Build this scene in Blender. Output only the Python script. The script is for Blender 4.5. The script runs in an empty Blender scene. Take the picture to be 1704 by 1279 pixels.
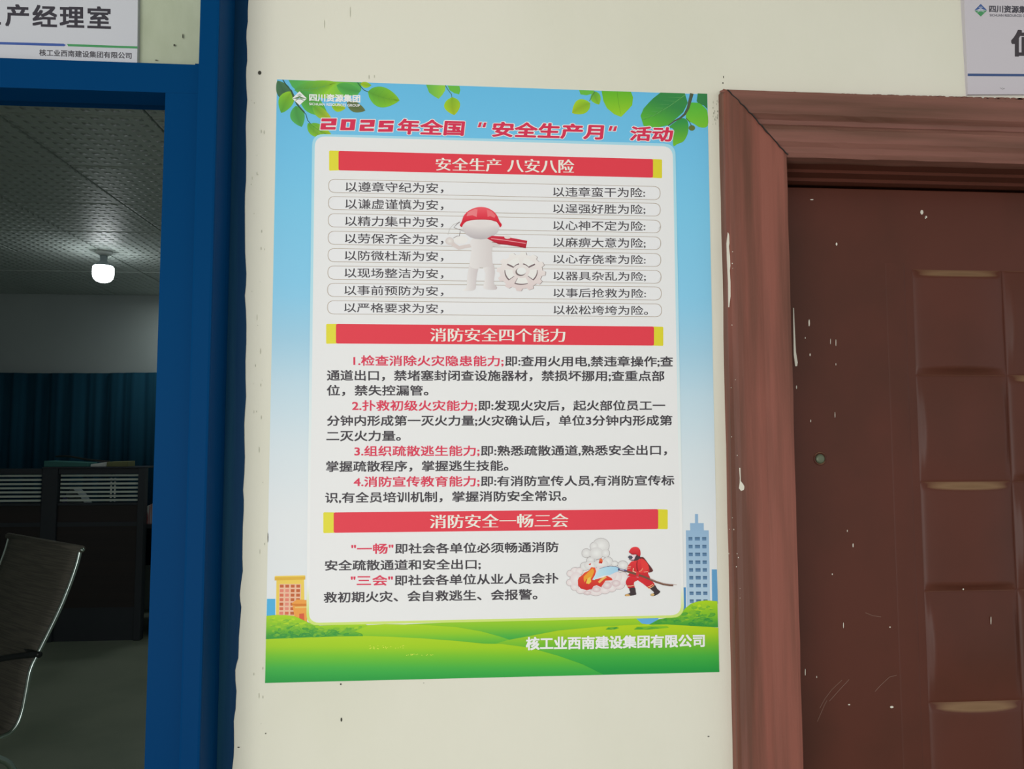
import bpy, bmesh, math, random
from mathutils import Vector, Matrix
random.seed(7)
C = bpy.context
col = C.scene.collection
# ---------------------------------------------------------------- camera, light, exposure
F_PX, CX, CY = 1280.0, 852.0, 639.5
CAM = Vector((0.0, 0.0, 1.5))
YAW, PIT, ROLL = math.radians(4.39), math.radians(4.05), math.radians(-0.085)
_fw = Vector((math.sin(YAW)*math.cos(PIT), math.cos(YAW)*math.cos(PIT), math.sin(PIT)))
_rt = Vector((math.cos(YAW), -math.sin(YAW), 0))
_up = _rt.cross(_fw)
RT = _rt*math.cos(ROLL) + _up*math.sin(ROLL)
UP = _up*math.cos(ROLL) - _rt*math.sin(ROLL)
cd = bpy.data.cameras.new('camera')
cam = bpy.data.objects.new('camera', cd); col.objects.link(cam)
cam.matrix_world = Matrix(((RT.x, UP.x, -_fw.x, CAM.x), (RT.y, UP.y, -_fw.y, CAM.y), (RT.z, UP.z, -_fw.z, CAM.z), (0, 0, 0, 1)))
cd.sensor_width = 36; cd.lens = 36*F_PX/1704; cd.clip_start = 0.02
C.scene.camera = cam
w = bpy.data.worlds.new('overcast_sky'); C.scene.world = w; w.use_nodes = True
bg = w.node_tree.nodes['Background']; bg.inputs[0].default_value = (0.955, 0.95, 0.965, 1); bg.inputs[1].default_value = 0.77
ld = bpy.data.lights.new('corridor_window_light', 'AREA'); ld.shape = 'RECTANGLE'; ld.size = 2.2; ld.size_y = 1.6
ld.energy = 48; ld.color = (1.0, 0.985, 0.955)
lo = bpy.data.objects.new('corridor_window_light', ld); col.objects.link(lo); lo.location = (-1.25, -1.9, 1.05)
lo.rotation_euler = (Vector((-0.2, 1.04, 1.4)) - Vector(lo.location)).to_track_quat('-Z', 'Y').to_euler()
l2 = bpy.data.lights.new('hidden_office_light', 'AREA'); l2.size = .25; l2.energy = 3.6; l2.color = (.93, 1, .97)  # unseen light added to brighten the office floor and back wall
lo2 = bpy.data.objects.new('hidden_office_light', l2); col.objects.link(lo2); lo2.location = (-2.2, 6.68, 2.76)
l3 = bpy.data.lights.new('office_fill_light', 'AREA'); l3.size = .6; l3.energy = 3.6; l3.color = (.95, 1, .95)  # weaker fill added out of view to lift the floor inside the doorway
lo3 = bpy.data.objects.new('office_fill_light', l3); col.objects.link(lo3); lo3.location = (-.7, 4.2, 2.76)
vs = C.scene.view_settings
vs.view_transform = 'Standard'; vs.look = 'None'; vs.gamma = 1; vs.use_curve_mapping = False; vs.exposure = 0.0
C.scene.cycles.use_denoising = True
try: C.scene.cycles.denoiser = 'OPENIMAGEDENOISE'
except Exception: pass
C.scene.cycles.max_bounces = 8

WY = 1.038          # depth of the white wall's face
def U(px, py, Y):   # the point of the vertical plane y = Y that the photograph shows at this pixel
    d = _fw + RT*((px-CX)/F_PX) - UP*((py-CY)/F_PX)
    return CAM + d*((Y-CAM.y)/d.y)
def UF(px, py, z):  # the same for a level plane
    d = _fw + RT*((px-CX)/F_PX) - UP*((py-CY)/F_PX)
    return CAM + d*((z-CAM.z)/d.z)

# ---------------------------------------------------------------- materials
def lin(c):
    return tuple(((v/255)/12.92 if v/255 <= 0.04045 else ((v/255+0.055)/1.055)**2.4) for v in c)
K = 0.93
def alb(c, k=None):
    return tuple(min(0.9, v/(k or K)) for v in lin(c))
def mat(name, c, rough=0.5, metal=0.0, spec=0.5, noise=None, bump=None, k=None, coat=0):
    m = bpy.data.materials.new(name); m.use_nodes = True
    nt = m.node_tree; N = nt.nodes; L = nt.links; b = N['Principled BSDF']
    base = alb(c, k) + (1,)
    b.inputs['Base Color'].default_value = base
    b.inputs['Roughness'].default_value = rough; b.inputs['Metallic'].default_value = metal
    b.inputs['Specular IOR Level'].default_value = spec
    tc = N.new('ShaderNodeTexCoord')
    if noise:           # (scale xyz, colour b, detail, low, high)
        sc, cb, det, lo_, hi_ = noise
        mp = N.new('ShaderNodeMapping'); mp.inputs['Scale'].default_value = sc
        n = N.new('ShaderNodeTexNoise'); n.inputs['Detail'].default_value = det; n.inputs['Scale'].default_value = 1
        r = N.new('ShaderNodeValToRGB'); r.color_ramp.elements[0].position = lo_; r.color_ramp.elements[1].position = hi_
        r.color_ramp.elements[0].color = base; r.color_ramp.elements[1].color = alb(cb, k) + (1,)
        L.new(tc.outputs['Object'], mp.inputs[0]); L.new(mp.outputs[0], n.inputs['Vector']); L.new(n.outputs[0], r.inputs[0])
        L.new(r.outputs[0], b.inputs['Base Color'])
    if bump:            # (scale xyz, strength, distance)
        sc, st, di = bump
        mp = N.new('ShaderNodeMapping'); mp.inputs['Scale'].default_value = sc
        n = N.new('ShaderNodeTexNoise'); n.inputs['Detail'].default_value = 4; n.inputs['Scale'].default_value = 1
        bu = N.new('ShaderNodeBump'); bu.inputs['Strength'].default_value = st; bu.inputs['Distance'].default_value = di
        L.new(tc.outputs['Object'], mp.inputs[0]); L.new(mp.outputs[0], n.inputs['Vector']); L.new(n.outputs[0], bu.inputs['Height'])
        L.new(bu.outputs[0], b.inputs['Normal'])
    return m
def ink_material():
    m = bpy.data.materials.new('printing_ink'); m.use_nodes = True
    nt = m.node_tree; b = nt.nodes['Principled BSDF']; a = nt.nodes.new('ShaderNodeAttribute'); a.attribute_name = 'Col'
    nt.links.new(a.outputs['Color'], b.inputs['Base Color']); b.inputs['Roughness'].default_value = 0.55
    b.inputs['Specular IOR Level'].default_value = 0.3
    return m
INK = ink_material()
M = {}
M['wall'] = mat('white_emulsion', (222, 220, 206), 0.75, spec=0.2, noise=((3, 3, 2.2), (214, 213, 196), 5, .42, .75), bump=((60, 60, 30), .25, .002))
M['wall_dull'] = mat('greenish_emulsion', (172, 180, 158), 0.8, spec=0.2, noise=((14, 14, 6), (150, 158, 134), 6, .45, .75), bump=((60, 60, 30), .25, .002))
M['blue'] = mat('blue_enamel', (0, 58, 104), 0.5, spec=.03, noise=((2, 2, 1), (0, 50, 95), 2, .3, .7))
M['blue_strip'] = mat('blue_brushed_paint', (10, 52, 86), 0.55, spec=.1, noise=((40, 40, 1.2), (26, 72, 96), 4, .5, .8), bump=((90, 90, 8), .4, .002))
M['brown'] = mat('red_brown_varnish', (136, 82, 70), 0.5, spec=.25, noise=((40, 40, 2.2), (100, 64, 52), 8, .42, .66), bump=((160, 160, 9), .35, .0015))
M['brown_head'] = mat('red_brown_varnish_head', (128, 86, 76), 0.5, spec=.25, noise=((2.2, 40, 40), (98, 68, 56), 8, .42, .66), bump=((9, 160, 160), .35, .0015))
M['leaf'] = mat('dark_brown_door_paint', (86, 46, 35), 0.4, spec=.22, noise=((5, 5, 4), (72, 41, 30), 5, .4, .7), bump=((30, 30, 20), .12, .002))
def top_highlight(m, tan=(150, 122, 92)):  # paints light from above as a tan highlight on upward-facing slopes
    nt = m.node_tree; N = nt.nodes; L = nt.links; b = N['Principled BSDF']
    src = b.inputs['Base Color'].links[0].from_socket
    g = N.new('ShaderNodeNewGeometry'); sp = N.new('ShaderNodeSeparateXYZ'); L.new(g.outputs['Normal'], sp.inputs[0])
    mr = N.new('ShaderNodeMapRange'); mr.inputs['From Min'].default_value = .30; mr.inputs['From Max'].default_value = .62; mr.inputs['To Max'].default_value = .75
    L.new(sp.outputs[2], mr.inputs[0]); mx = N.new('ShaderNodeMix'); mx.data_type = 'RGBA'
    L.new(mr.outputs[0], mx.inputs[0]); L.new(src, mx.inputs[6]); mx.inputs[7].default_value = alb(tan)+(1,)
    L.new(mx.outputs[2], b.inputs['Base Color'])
top_highlight(M['leaf'])
M['dark'] = mat('black_shadow_gap', (26, 20, 18), 0.7)
M['paint_drop'] = mat('white_paint', (214, 210, 196), 0.5)
M['tarnish'] = mat('tarnished_brass', (96, 104, 84), 0.45, metal=.3)
M['sign'] = mat('white_acrylic', (198, 193, 201), 0.4)
M['sign_left'] = mat('white_acrylic_left', (188, 190, 197), 0.4)
M['sign_edge'] = mat('acrylic_edge', (110, 118, 128), 0.4)
M['vinyl'] = mat('poster_vinyl', (226, 228, 228), 0.5, spec=.3)
M['floor'] = mat('grey_green_screed', (150, 158, 140), 0.35, noise=((2, 2, 2), (130, 140, 122), 5, .4, .7))
M['room_wall'] = mat('office_wall', (180, 190, 188), 0.8, noise=((1, 1, 1), (170, 180, 180), 3, .4, .7))
M['concrete'] = mat('corridor_plaster', (200, 200, 190), 0.8, noise=((2, 2, 2), (190, 190, 178), 3, .4, .7))
M['rail'] = mat('galvanised_rail', (110, 118, 118), 0.35, metal=.5)
M['curtain'] = mat('dark_teal_cloth', (28, 70, 90), 0.9, spec=.05, noise=((20, 20, 1), (24, 62, 82), 3, .4, .7))
M['frame_dark'] = mat('charcoal_frame', (48, 54, 62), 0.5)
M['panel_dark'] = mat('dark_walnut_laminate', (42, 33, 33), 0.5, noise=((1, 30, 30), (34, 28, 29), 4, .4, .7))
M['slat'] = mat('pale_blind_slat', (225, 235, 225), 0.5)
M['teal'] = mat('teal_card', (60, 120, 116), 0.6)
M['black'] = mat('black_plastic', (28, 32, 34), 0.4)
M['white'] = mat('white_paper', (220, 225, 222), 0.7)
M['olive'] = mat('olive_card', (120, 124, 84), 0.7)
M['grey_cloth'] = mat('grey_plastic', (150, 160, 164), 0.7)
M['mesh'] = mat('grey_brown_mesh', (104, 100, 90), 0.7, bump=((10, 10, 400), .4, .002), noise=((6, 6, 300), (84, 82, 74), 2, .4, .6))
M['chrome'] = mat('chrome', (200, 215, 208), 0.2, metal=1)
M['red'] = mat('red_paper', (170, 60, 60), 0.7, noise=((140, 4, 4), (220, 220, 220), 1, .48, .52))
M['navy'] = mat('navy_plastic', (52, 52, 100), 0.6)

def tile_material():
    m = mat('embossed_ceiling_tile', (196, 206, 200), 0.5)
    nt = m.node_tree; N = nt.nodes; L = nt.links; b = N['Principled BSDF']
    tc = N.new('ShaderNodeTexCoord'); mp = N.new('ShaderNodeMapping'); mp.inputs['Scale'].default_value = (1, 1, 1)
    L.new(tc.outputs['Object'], mp.inputs[0]); sep = N.new('ShaderNodeSeparateXYZ'); L.new(mp.outputs[0], sep.inputs[0])
    def wave(o, f):
        a = N.new('ShaderNodeMath'); a.operation = 'MULTIPLY'; a.inputs[1].default_value = f; L.new(o, a.inputs[0])
        s = N.new('ShaderNodeMath'); s.operation = 'SINE'; L.new(a.outputs[0], s.inputs[0]); return s.outputs[0]
    q = N.new('ShaderNodeMath'); q.operation = 'MULTIPLY'
    def pos(o):
        a = N.new('ShaderNodeMath'); a.operation = 'MAXIMUM'; a.inputs[1].default_value = -.25; L.new(o, a.inputs[0])
        b_ = N.new('ShaderNodeMath'); b_.operation = 'ADD'; b_.inputs[1].default_value = .25; L.new(a.outputs[0], b_.inputs[0]); return b_.outputs[0]
    L.new(pos(wave(sep.outputs[0], 2*math.pi/.0576)), q.inputs[0]); L.new(pos(wave(sep.outputs[1], 2*math.pi/.0576)), q.inputs[1])
    bu = N.new('ShaderNodeBump'); bu.inputs['Strength'].default_value = 1; bu.inputs['Distance'].default_value = .012
    L.new(q.outputs[0], bu.inputs['Height']); L.new(bu.outputs[0], b.inputs['Normal'])
    return m
M['tile'] = tile_material()

# ---------------------------------------------------------------- helpers
def link(name, me, m, parent=None):
    o = bpy.data.objects.new(name, me); col.objects.link(o)
    if m is not None and not me.materials: me.materials.append(m)
    if parent is not None: o.parent = parent
    return o
def obj(name, bm, m, parent=None, smooth=False):
    me = bpy.data.meshes.new(name)
    bmesh.ops.recalc_face_normals(bm, faces=bm.faces); bm.to_mesh(me); bm.free()
    if smooth:
        for p in me.polygons: p.use_smooth = True
    return link(name, me, m, parent)
def tag(o, label=None, cat=None, group=None, kind=None):
    for k, v in (('label', label), ('category', cat), ('group', group), ('kind', kind)):
        if v: o[k] = v
    return o
def root(name, label, cat, group=None, kind=None, loc=(0, 0, 0)):
    o = bpy.data.objects.new(name, None); col.objects.link(o); o.empty_display_size = .1
    return tag(o, label, cat, group, kind)
def box(bm, x0, x1, y0, y1, z0, z1, bev=0):
    r = bmesh.ops.create_cube(bm, size=1)
    vs_ = r['verts']
    for v in vs_:
        v.co = Vector(((x0+x1)/2 + v.co.x*(x1-x0), (y0+y1)/2 + v.co.y*(y1-y0), (z0+z1)/2 + v.co.z*(z1-z0)))
    if bev:
        es = set(e for v in vs_ for e in v.link_edges)
        bmesh.ops.bevel(bm, geom=list(es), offset=bev, segments=2, affect='EDGES', profile=.6)
    return bm
def boxo(name, m, parent, *a, bev=0): return obj(name, box(bmesh.new(), *a, bev=bev), m, parent)
def tube(bm, pts, r, n=10, closed=False):
    pts = [Vector(p) for p in pts]; rings = []
    prev = None
    for i, p in enumerate(pts):
        t = (pts[min(i+1, len(pts)-1)] - pts[max(i-1, 0)]).normalized()
        a = t.orthogonal().normalized() if prev is None else (prev - t*prev.dot(t)).normalized()
        prev = a; b = t.cross(a)
        rings.append([bm.verts.new(p + (a*math.cos(2*math.pi*k/n) + b*math.sin(2*math.pi*k/n))*r) for k in range(n)])
    for i in range(len(rings)-1):
        for k in range(n): bm.faces.new((rings[i][k], rings[i][(k+1) % n], rings[i+1][(k+1) % n], rings[i+1][k]))
    bm.faces.new(rings[0]); bm.faces.new(rings[-1][::-1])
    return bm
def smoothpath(pts, n=6):
    pts = [Vector(p) for p in pts]; out = []
    for i in range(len(pts)-1):
        p0, p1, p2, p3 = pts[max(i-1, 0)], pts[i], pts[i+1], pts[min(i+2, len(pts)-1)]
        for k in range(n):
            t = k/n
            out.append(.5*((2*p1) + (p2-p0)*t + (2*p0-5*p1+4*p2-p3)*t*t + (3*p1-p0-3*p2+p3)*t**3))
    out.append(pts[-1]); return out
def lathe(bm, prof, c, axis='Z', n=32, cap=True):   # prof: (radius, height) pairs
    rings = []
    for r, h in prof:
        ring = []
        for k in range(n):
            a = 2*math.pi*k/n
            v = Vector((r*math.cos(a), r*math.sin(a), h)) if axis == 'Z' else Vector((r*math.cos(a), h, r*math.sin(a)))
            ring.append(bm.verts.new(Vector(c)+v))
        rings.append(ring)
    for i in range(len(rings)-1):
        for k in range(n): bm.faces.new((rings[i][k], rings[i][(k+1) % n], rings[i+1][(k+1) % n], rings[i+1][k]))
    if cap: bm.faces.new(rings[0]); bm.faces.new(rings[-1])
    return bm
def copy_tree(o, parent=None):
    c = o.copy(); col.objects.link(c); c.parent = parent
    for ch in o.children: copy_tree(ch, c)
    return c

# ---------------------------------------------------------------- the setting
pz = lambda px, py, Y: U(px, py, Y)
bx0, bz1 = U(1304, 700, WY).x, U(1400, 264, WY).z        # brown door opening
lx0, lz1 = U(316, 640, WY).x, U(280, 128, WY).z          # left door opening, hidden by its frame
RX = bx0 + 0.92
LX = -1.32
bm = bmesh.new()
box(bm, U(330, 640, WY).x, bx0-.03, WY, WY+.2, 0, 2.8)
box(bm, bx0-.03, RX+.03, WY, WY+.2, bz1+.03, 2.8)
box(bm, RX+.03, RX+1.6, WY, WY+.2, 0, 2.8)
box(bm, bx0-.1, RX+.1, WY+.2, WY+.22, 0, 2.8)  # unseen board added behind the brown door to stop light leaking through
tag(obj('wall_front', bm, M['wall']), kind='structure')
bm = bmesh.new()
wx = U(331, 60, WY).x
box(bm, LX-.1, wx+.01, WY+.002, WY+.03, lz1, 2.8)
box(bm, LX-2.6, LX-.1, WY+.002, WY+.2, 0, 2.8)
tag(obj('wall_front_transom', bm, M['wall_dull']), kind='structure')
tag(obj('floor', box(bmesh.new(), -5, 4, -2.4, 7.3, -.12, 0), M['floor']), kind='structure')
tag(obj('ceiling_corridor', box(bmesh.new(), -5, 4, -1.75, WY+.3, 2.8, 2.95), M['concrete']), kind='structure')
tag(obj('wall_back', box(bmesh.new(), -4.8, .2, 7.14, 7.3, 0, 2.95), M['room_wall']), kind='structure')
tag(obj('wall_left', box(bmesh.new(), -4.95, -4.8, WY, 7.3, 0, 2.95), M['room_wall']), kind='structure')
tag(obj('wall_right', box(bmesh.new(), .05, .2, WY+.2, 7.14, 0, 2.95), M['room_wall']), kind='structure')
# suspended ceiling of 600 mm tiles
cl = tag(obj('ceiling', box(bmesh.new(), -4.8, .05, WY+.03, 7.14, 2.83, 2.95), M['concrete']), kind='structure')
CZ = 2.8
tbm = bmesh.new()
box(tbm, -.2948, .2948, -.2948, .2948, 0, .012, bev=.003)
tme = bpy.data.meshes.new('ceiling_tile'); tbm.to_mesh(tme); tbm.free(); tme.materials.append(M['tile'])
GX, GY = -1.23, 3.14
ii = 0
for i in range(-6, 3):
    for j in range(-4, 7):
        cxx, cyy = GX+(i+.5)*.6, GY+(j+.5)*.6
        if cxx < -4.6 or cxx > -.1 or cyy < WY+.25 or cyy > 7.1: continue
        o = bpy.data.objects.new('ceiling_tile', tme); col.objects.link(o); o.parent = cl
        if cyy > 7.0: o.scale.y = .65; cyy = 6.935
        o.location = (cxx, cyy, CZ+.003+random.uniform(-.0015, .0015))
for i in range(-6, 4):
    x = GX+i*.6
    if -4.8 < x < 0: boxo('ceiling_rail', M['rail'], cl, x-.007, x+.007, WY+.03, 7.13, CZ+.012, CZ+.025)
for j in range(-3, 7):
    y = GY+j*.6
    if WY+.1 < y < 7.14: boxo('ceiling_rail', M['rail'], cl, -4.8, .05, y-.007, y+.007, CZ+.013, CZ+.022)

# ---------------------------------------------------------------- the blue metal door frame (left)
d1 = root('door_1', 'open doorway with a royal blue painted metal frame left of the poster', 'door', kind='structure')
PY_ = .969; SY = .985
px0, px1 = U(314.5, 640, PY_).x, U(349, 640, PY_).x
obj('post', box(bmesh.new(), px0, px1, PY_, WY, 0, 2.8, bev=.003), M['blue'], d1)
sx0, sx1 = U(260, 640, SY).x, px0-.0018
hz0, hz1 = U(277, 154, SY).z, U(300, 106.5, SY).z
obj('stile', box(bmesh.new(), sx0, sx1, SY, SY+.04, 0, hz0, bev=.0004), M['blue'], d1)
obj('head_rail', box(bmesh.new(), LX, sx1, SY, SY+.04, hz0, hz1, bev=.0004), M['blue'], d1)
obj('stile', box(bmesh.new(), LX-.055, LX, SY, SY+.04, 0, hz1, bev=.003), M['blue'], d1)
obj('frame_lining', box(bmesh.new(), sx1-.02, px0+.025, SY+.038, WY+.199, 0, 2.0), M['blue'], d1)
boxo('head_lining', M['blue'], d1, LX, sx0+.02, SY+.04, WY+.03, hz0+.012, hz1-.005)
# brushed paint band on the wall beside the post, ragged on its right edge
pts = [(413, -30), (413, 0), (412, 35), (409.5, 62), (411, 100), (409, 125), (411, 165), (408.5, 210), (409, 300), (407, 345), (407.5, 420), (409.5, 455),
       (407, 492), (409.5, 540), (408, 600), (409, 660), (406, 705), (407, 760), (404, 815), (405, 850), (403, 905), (403.5, 950), (398.5, 990), (401, 1010),
       (397, 1060), (396, 1095), (391, 1115), (393, 1150), (391.5, 1180), (388.5, 1200), (389, 1240), (386, 1279), (384, 1330)]
bm = bmesh.new(); fr = []
for i, p in enumerate(pts):
    for s in range(2):
        q = pts[i] if s == 0 else (((pts[i][0]+pts[min(i+1, len(pts)-1)][0])/2 + random.uniform(-.8, .8)), (pts[i][1]+pts[min(i+1, len(pts)-1)][1])/2)
        c = U(q[0], q[1], WY-.0015); fr.append(c)
top = Vector((fr[0].x, fr[0].y, 2.8)); fr = [top] + fr[:-1] + [Vector((fr[-1].x-.012, fr[-1].y, 0))]
L_ = [bm.verts.new((px1-.001, WY-.0015, p.z)) for p in fr]; R_ = [bm.verts.new(p) for p in fr]
Rb = [bm.verts.new((p.x, WY+.001, p.z)) for p in fr]
for i in range(len(fr)-1):
    bm.faces.new((L_[i], L_[i+1], R_[i+1], R_[i])); bm.faces.new((R_[i], R_[i+1], Rb[i+1], Rb[i]))
obj('painted_band', bm, M['blue_strip'], d1)

# ---------------------------------------------------------------- the brown door (right)
d2 = root('door_2', 'closed dark brown door with basket-weave panels and red-brown casing', 'door', kind='structure')
CF = 1.012          # front of casing
cl0 = U(1213, 700, CF+.012).x; cr = U(1321.5, 700, CF).x
ct = U(1400, 157.5, CF+.012).z; cb = U(1500, 265, CF).z
PROF = [(0, 0), (0, .018), (.03, .024), (.10, .027), (.38, .027), (.44, .020), (.50, .019), (.56, .027), (.62, .031), (.80, .031), (.86, .026), (.94, .026), (1, .022), (1, 0)]
PROF_S = [(0, 0), (0, .020), (.04, .025), (.12, .0275), (.2, .0285), (.45, .0285), (.55, .0275), (.66, .0285), (.93, .029), (.985, .0275), (1, .024), (1, 0)]
def profile_piece(a, b, a_in, b_in, nm, m, PROF=PROF):
    """moulding between outer edge a->b and inner edge a_in->b_in, mitred"""
    bm = bmesh.new(); ra, rb = [], []
    for t, h in PROF:
        pa = a.lerp(a_in, t); pb = b.lerp(b_in, t)
        ra.append(bm.verts.new((pa.x, WY-h, pa.z))); rb.append(bm.verts.new((pb.x, WY-h, pb.z)))
    seg = 40
    prev = ra
    for k in range(1, seg+1):
        cur = rb if k == seg else [bm.verts.new(ra[i].co.lerp(rb[i].co, k/seg) + Vector((random.uniform(-.0006, .0006), 0, random.uniform(-.0006, .0006)))) for i in range(len(ra))]
        for i in range(len(ra)-1): bm.faces.new((prev[i], prev[i+1], cur[i+1], cur[i]))
        prev = cur
    o = obj(nm, bm, m, d2, smooth=False); return o
o1 = Vector((cl0, WY, 0)); o2 = Vector((cl0, WY, ct)); i1 = Vector((cr, WY, 0)); i2 = Vector((cr, WY, cb))
cR = RX-.0; i3 = Vector((cR, WY, cb)); o3 = Vector((cR+(cr-cl0), WY, ct)); i4 = Vector((cR, WY, 0)); o4 = Vector((cR+(cr-cl0), WY, 0))
profile_piece(o1, o2, i1, i2, 'casing', M['brown'], PROF_S)
profile_piece(o2, o3, i2, i3, 'head_casing', M['brown_head'])
profile_piece(o4, o3, i4, i3, 'casing', M['brown'], PROF_S)
bm = bmesh.new(); rm = random.Random(9)
tube(bm, [o2.lerp(i2, t/24) + Vector((rm.uniform(-.001, .001), -.026-.004*min(1, t/8), rm.uniform(-.001, .001))) for t in range(1, 25)], .0009, 5)
obj('mitre_crack', bm, M['dark'], d2)
boxo('jamb', M['brown'], d2, cl0+.03, cr-.0005, WY+.0005, 1.2, 0, cb+.02)
boxo('head_jamb', M['leaf'], d2, cr-.001, cR, WY-.02, 1.2, cb+.0005, cb+.03)
boxo('door_stop', M['leaf'], d2, cr, cR, 1.062, 1.085, cb-.004, cb+.001)
boxo('door_stop', M['leaf'], d2, cr, cR, 1.085, 1.102, cb-.009, cb+.001)
LY = 1.106
leafz1 = cb-.0115
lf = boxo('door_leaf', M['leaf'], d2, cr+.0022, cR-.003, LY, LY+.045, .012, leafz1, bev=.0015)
xs0, xs1 = U(1530, 800, LY).x, U(1684, 800, LY).x
cw = xs1-xs0
zr = [U(1600, y, LY).z for y in (450, 625, 803, 978, 1167)]
ch = (zr[0]-zr[-1])/4
H = .011
def cell(x0, z1, kind, nm='woven_panel'):
    n = 44; bm = bmesh.new(); g = []
    g_ = .004
    for j in range(n+1):
        row = []
        for i in range(n+1):
            u, v = i/n, j/n
            s = math.sin(math.pi*(u if kind else v))
            o_ = min(1, (min(v, 1-v) if kind else min(u, 1-u))/.075); o_ = o_*o_*(3-2*o_)
            h = (H*(s**.7) if kind else H*.6*s)*o_ + .0006
            row.append(bm.verts.new((x0+g_*.3+(cw-g_*.6)*u, LY-h, z1-.0008-(ch-.0016)*v)))
        g.append(row)
    for j in range(n):
        for i in range(n): bm.faces.new((g[j][i], g[j][i+1], g[j+1][i+1], g[j+1][i]))
    # skirts down to the leaf
    rim = [g[0][i] for i in range(n)] + [g[j][n] for j in range(n)] + [g[n][i] for i in range(n, 0, -1)] + [g[j][0] for j in range(n, 0, -1)]
    dn = [bm.verts.new((v.co.x + (-1 if v.co.x < x0+cw/2 else 1)*.001, LY+.0006, v.co.z + (1 if v.co.z > z1-ch/2 else -1)*.0022)) for v in rim]
    for k in range(len(rim)):
        k2 = (k+1) % len(rim); bm.faces.new((rim[k], rim[k2], dn[k2], dn[k]))
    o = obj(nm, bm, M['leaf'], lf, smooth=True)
    md = o.modifiers.new('e', 'EDGE_SPLIT'); md.split_angle = math.radians(70)
    return o
for c_ in range(3):
    for r_ in range(8):
        zt = zr[0]-r_*ch
        if zt-ch < .1: continue
        cell(xs0+c_*cw, zt, (r_+c_) % 2 == 0)
# shallow pressed bead round the woven field
for (bx, bw, bh) in ((xs0-.026, .016, .0014),):
    bm = bmesh.new(); nn = 10; z0_, z1_ = .25, zr[0]+.01
    for k in range(nn+1):
        a = math.pi*k/nn
        bm.verts.new((bx-bw*math.cos(a), LY-bh*math.sin(a)+.0003, z1_)); bm.verts.new((bx-bw*math.cos(a), LY-bh*math.sin(a)+.0003, z0_))
    bm.verts.ensure_lookup_table()
    for k in range(nn): bm.faces.new((bm.verts[2*k], bm.verts[2*k+1], bm.verts[2*k+3], bm.verts[2*k+2]))
    obj('pressed_bead', bm, M['leaf'], lf, smooth=True)
# the blanked bolt hole
pc = U(1364.5, 763, LY)
bm = bmesh.new(); lathe(bm, [(.0098, .0), (.0098, -.0012), (.0088, -.002), (.0078, -.0012), (.0075, .0)], (pc.x, LY+.0003, pc.z), 'Y', cap=False)
obj('hole_rim', bm, M['leaf'], lf, smooth=True)
bm = bmesh.new(); lathe(bm, [(.0001, -.0028), (.0045, -.0026), (.0068, -.0015), (.0072, .0)], (pc.x, LY+.0002, pc.z), 'Y')
tag(obj('bolt_cap', bm, M['tarnish'], lf, smooth=True), 'tarnished greenish round metal cap')
def blob(pts_, Y, th=.0012):
    bm = bmesh.new(); a = [bm.verts.new(U(x, y, Y-th)) for x, y in pts_]; b = [bm.verts.new(U(x, y, Y+.0004)) for x, y in pts_]
    bm.faces.new(a)
    for k in range(len(a)): bm.faces.new((a[k], a[(k+1) % len(a)], b[(k+1) % len(a)], b[k]))
    bm.normal_update(); bmesh.ops.triangulate(bm, faces=[f for f in bm.faces if len(f.verts) > 4]); return bm
def merge(bms):
    out = bmesh.new(); me = bpy.data.meshes.new('t')
    for b in bms: b.to_mesh(me); out.from_mesh(me); b.free()
    bpy.data.meshes.remove(me); return out
drops = [blob([(1319.8, 512), (1321, 512), (1322.5, 545), (1324.5, 585), (1327.5, 603), (1326.5, 609), (1323.3, 609), (1320.8, 590), (1320.3, 550)], LY)]
obj('paint_run', drops[0], M['paint_drop'], lf)
def dot(x, y, rx, ry, Y): return blob([(x+rx*math.cos(a), y+ry*math.sin(a)) for a in [k*math.pi/4 for k in range(8)]], Y, .0006)
sp = []
for (x, y, rx, ry) in [(1346.5, 537, 1.2, 6), (1348, 590, 1, 2.4), (1391, 570, .5, 6), (1382, 568, .5, 5), (1391, 606, .5, 2), (1325.5, 644, .8, 3), (1349, 700, .6, 2.5), (1389.5, 690, .5, 5),
                       (1340, 562, .7, 1.5), (1392, 406, 1.5, 2.6), (1351, 332, 3, .8), (1534, 353, 2.6, 4), (1541, 361, 2, 2), (1540, 362, 1, 2), (1459, 275, .8, 2.2), (1558, 281, 2.5, .9), (1556, 302, 2, 1),
                       (1355, 271, .8, 2), (1410, 883, .6, 2), (1419.5, 907, .9, 3.5), (1385, 955, .9, 1.5), (1481, 1043, 1.2, 1.2), (1649, 1032, .7, 7), (1650, 1053, 1, 1), (1565, 1058, .7, 3), (1403.5, 1040, .6, 5), (1603, 980, 1.3, 1.4),
                       (1413, 1172, 2, 1), (1484, 1176, 3, 2), (1340, 1118, .7, 6), (1359, 1126, .6, 2)]:
    sp.append(dot(x, y, rx, ry, LY - (.006 if x > 1530 and y > 440 else 0)))
tag(obj('paint_speck', merge(sp), M['paint_drop'], lf), kind='stuff')
sc = []
for pts_ in ([(1364, 1178), (1372, 1163), (1384, 1147), (1401, 1131)], [(1380, 1166), (1398, 1146), (1413, 1130)], [(1456, 1150), (1465, 1140), (1480, 1126), (1492, 1123)], [(1440, 1019), (1452, 1024), (1466, 1026)], [(1360, 1200), (1372, 1172), (1376, 1165)]):
    bm = bmesh.new(); tube(bm, [U(x, y, LY-.0001) for x, y in pts_], .0005, 5); sc.append(bm)
M['scratch'] = mat('pale_scratch', (118, 88, 76), .6)
tag(obj('scratch', merge(sc), M['scratch'], lf), kind='stuff')
ds = []
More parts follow.
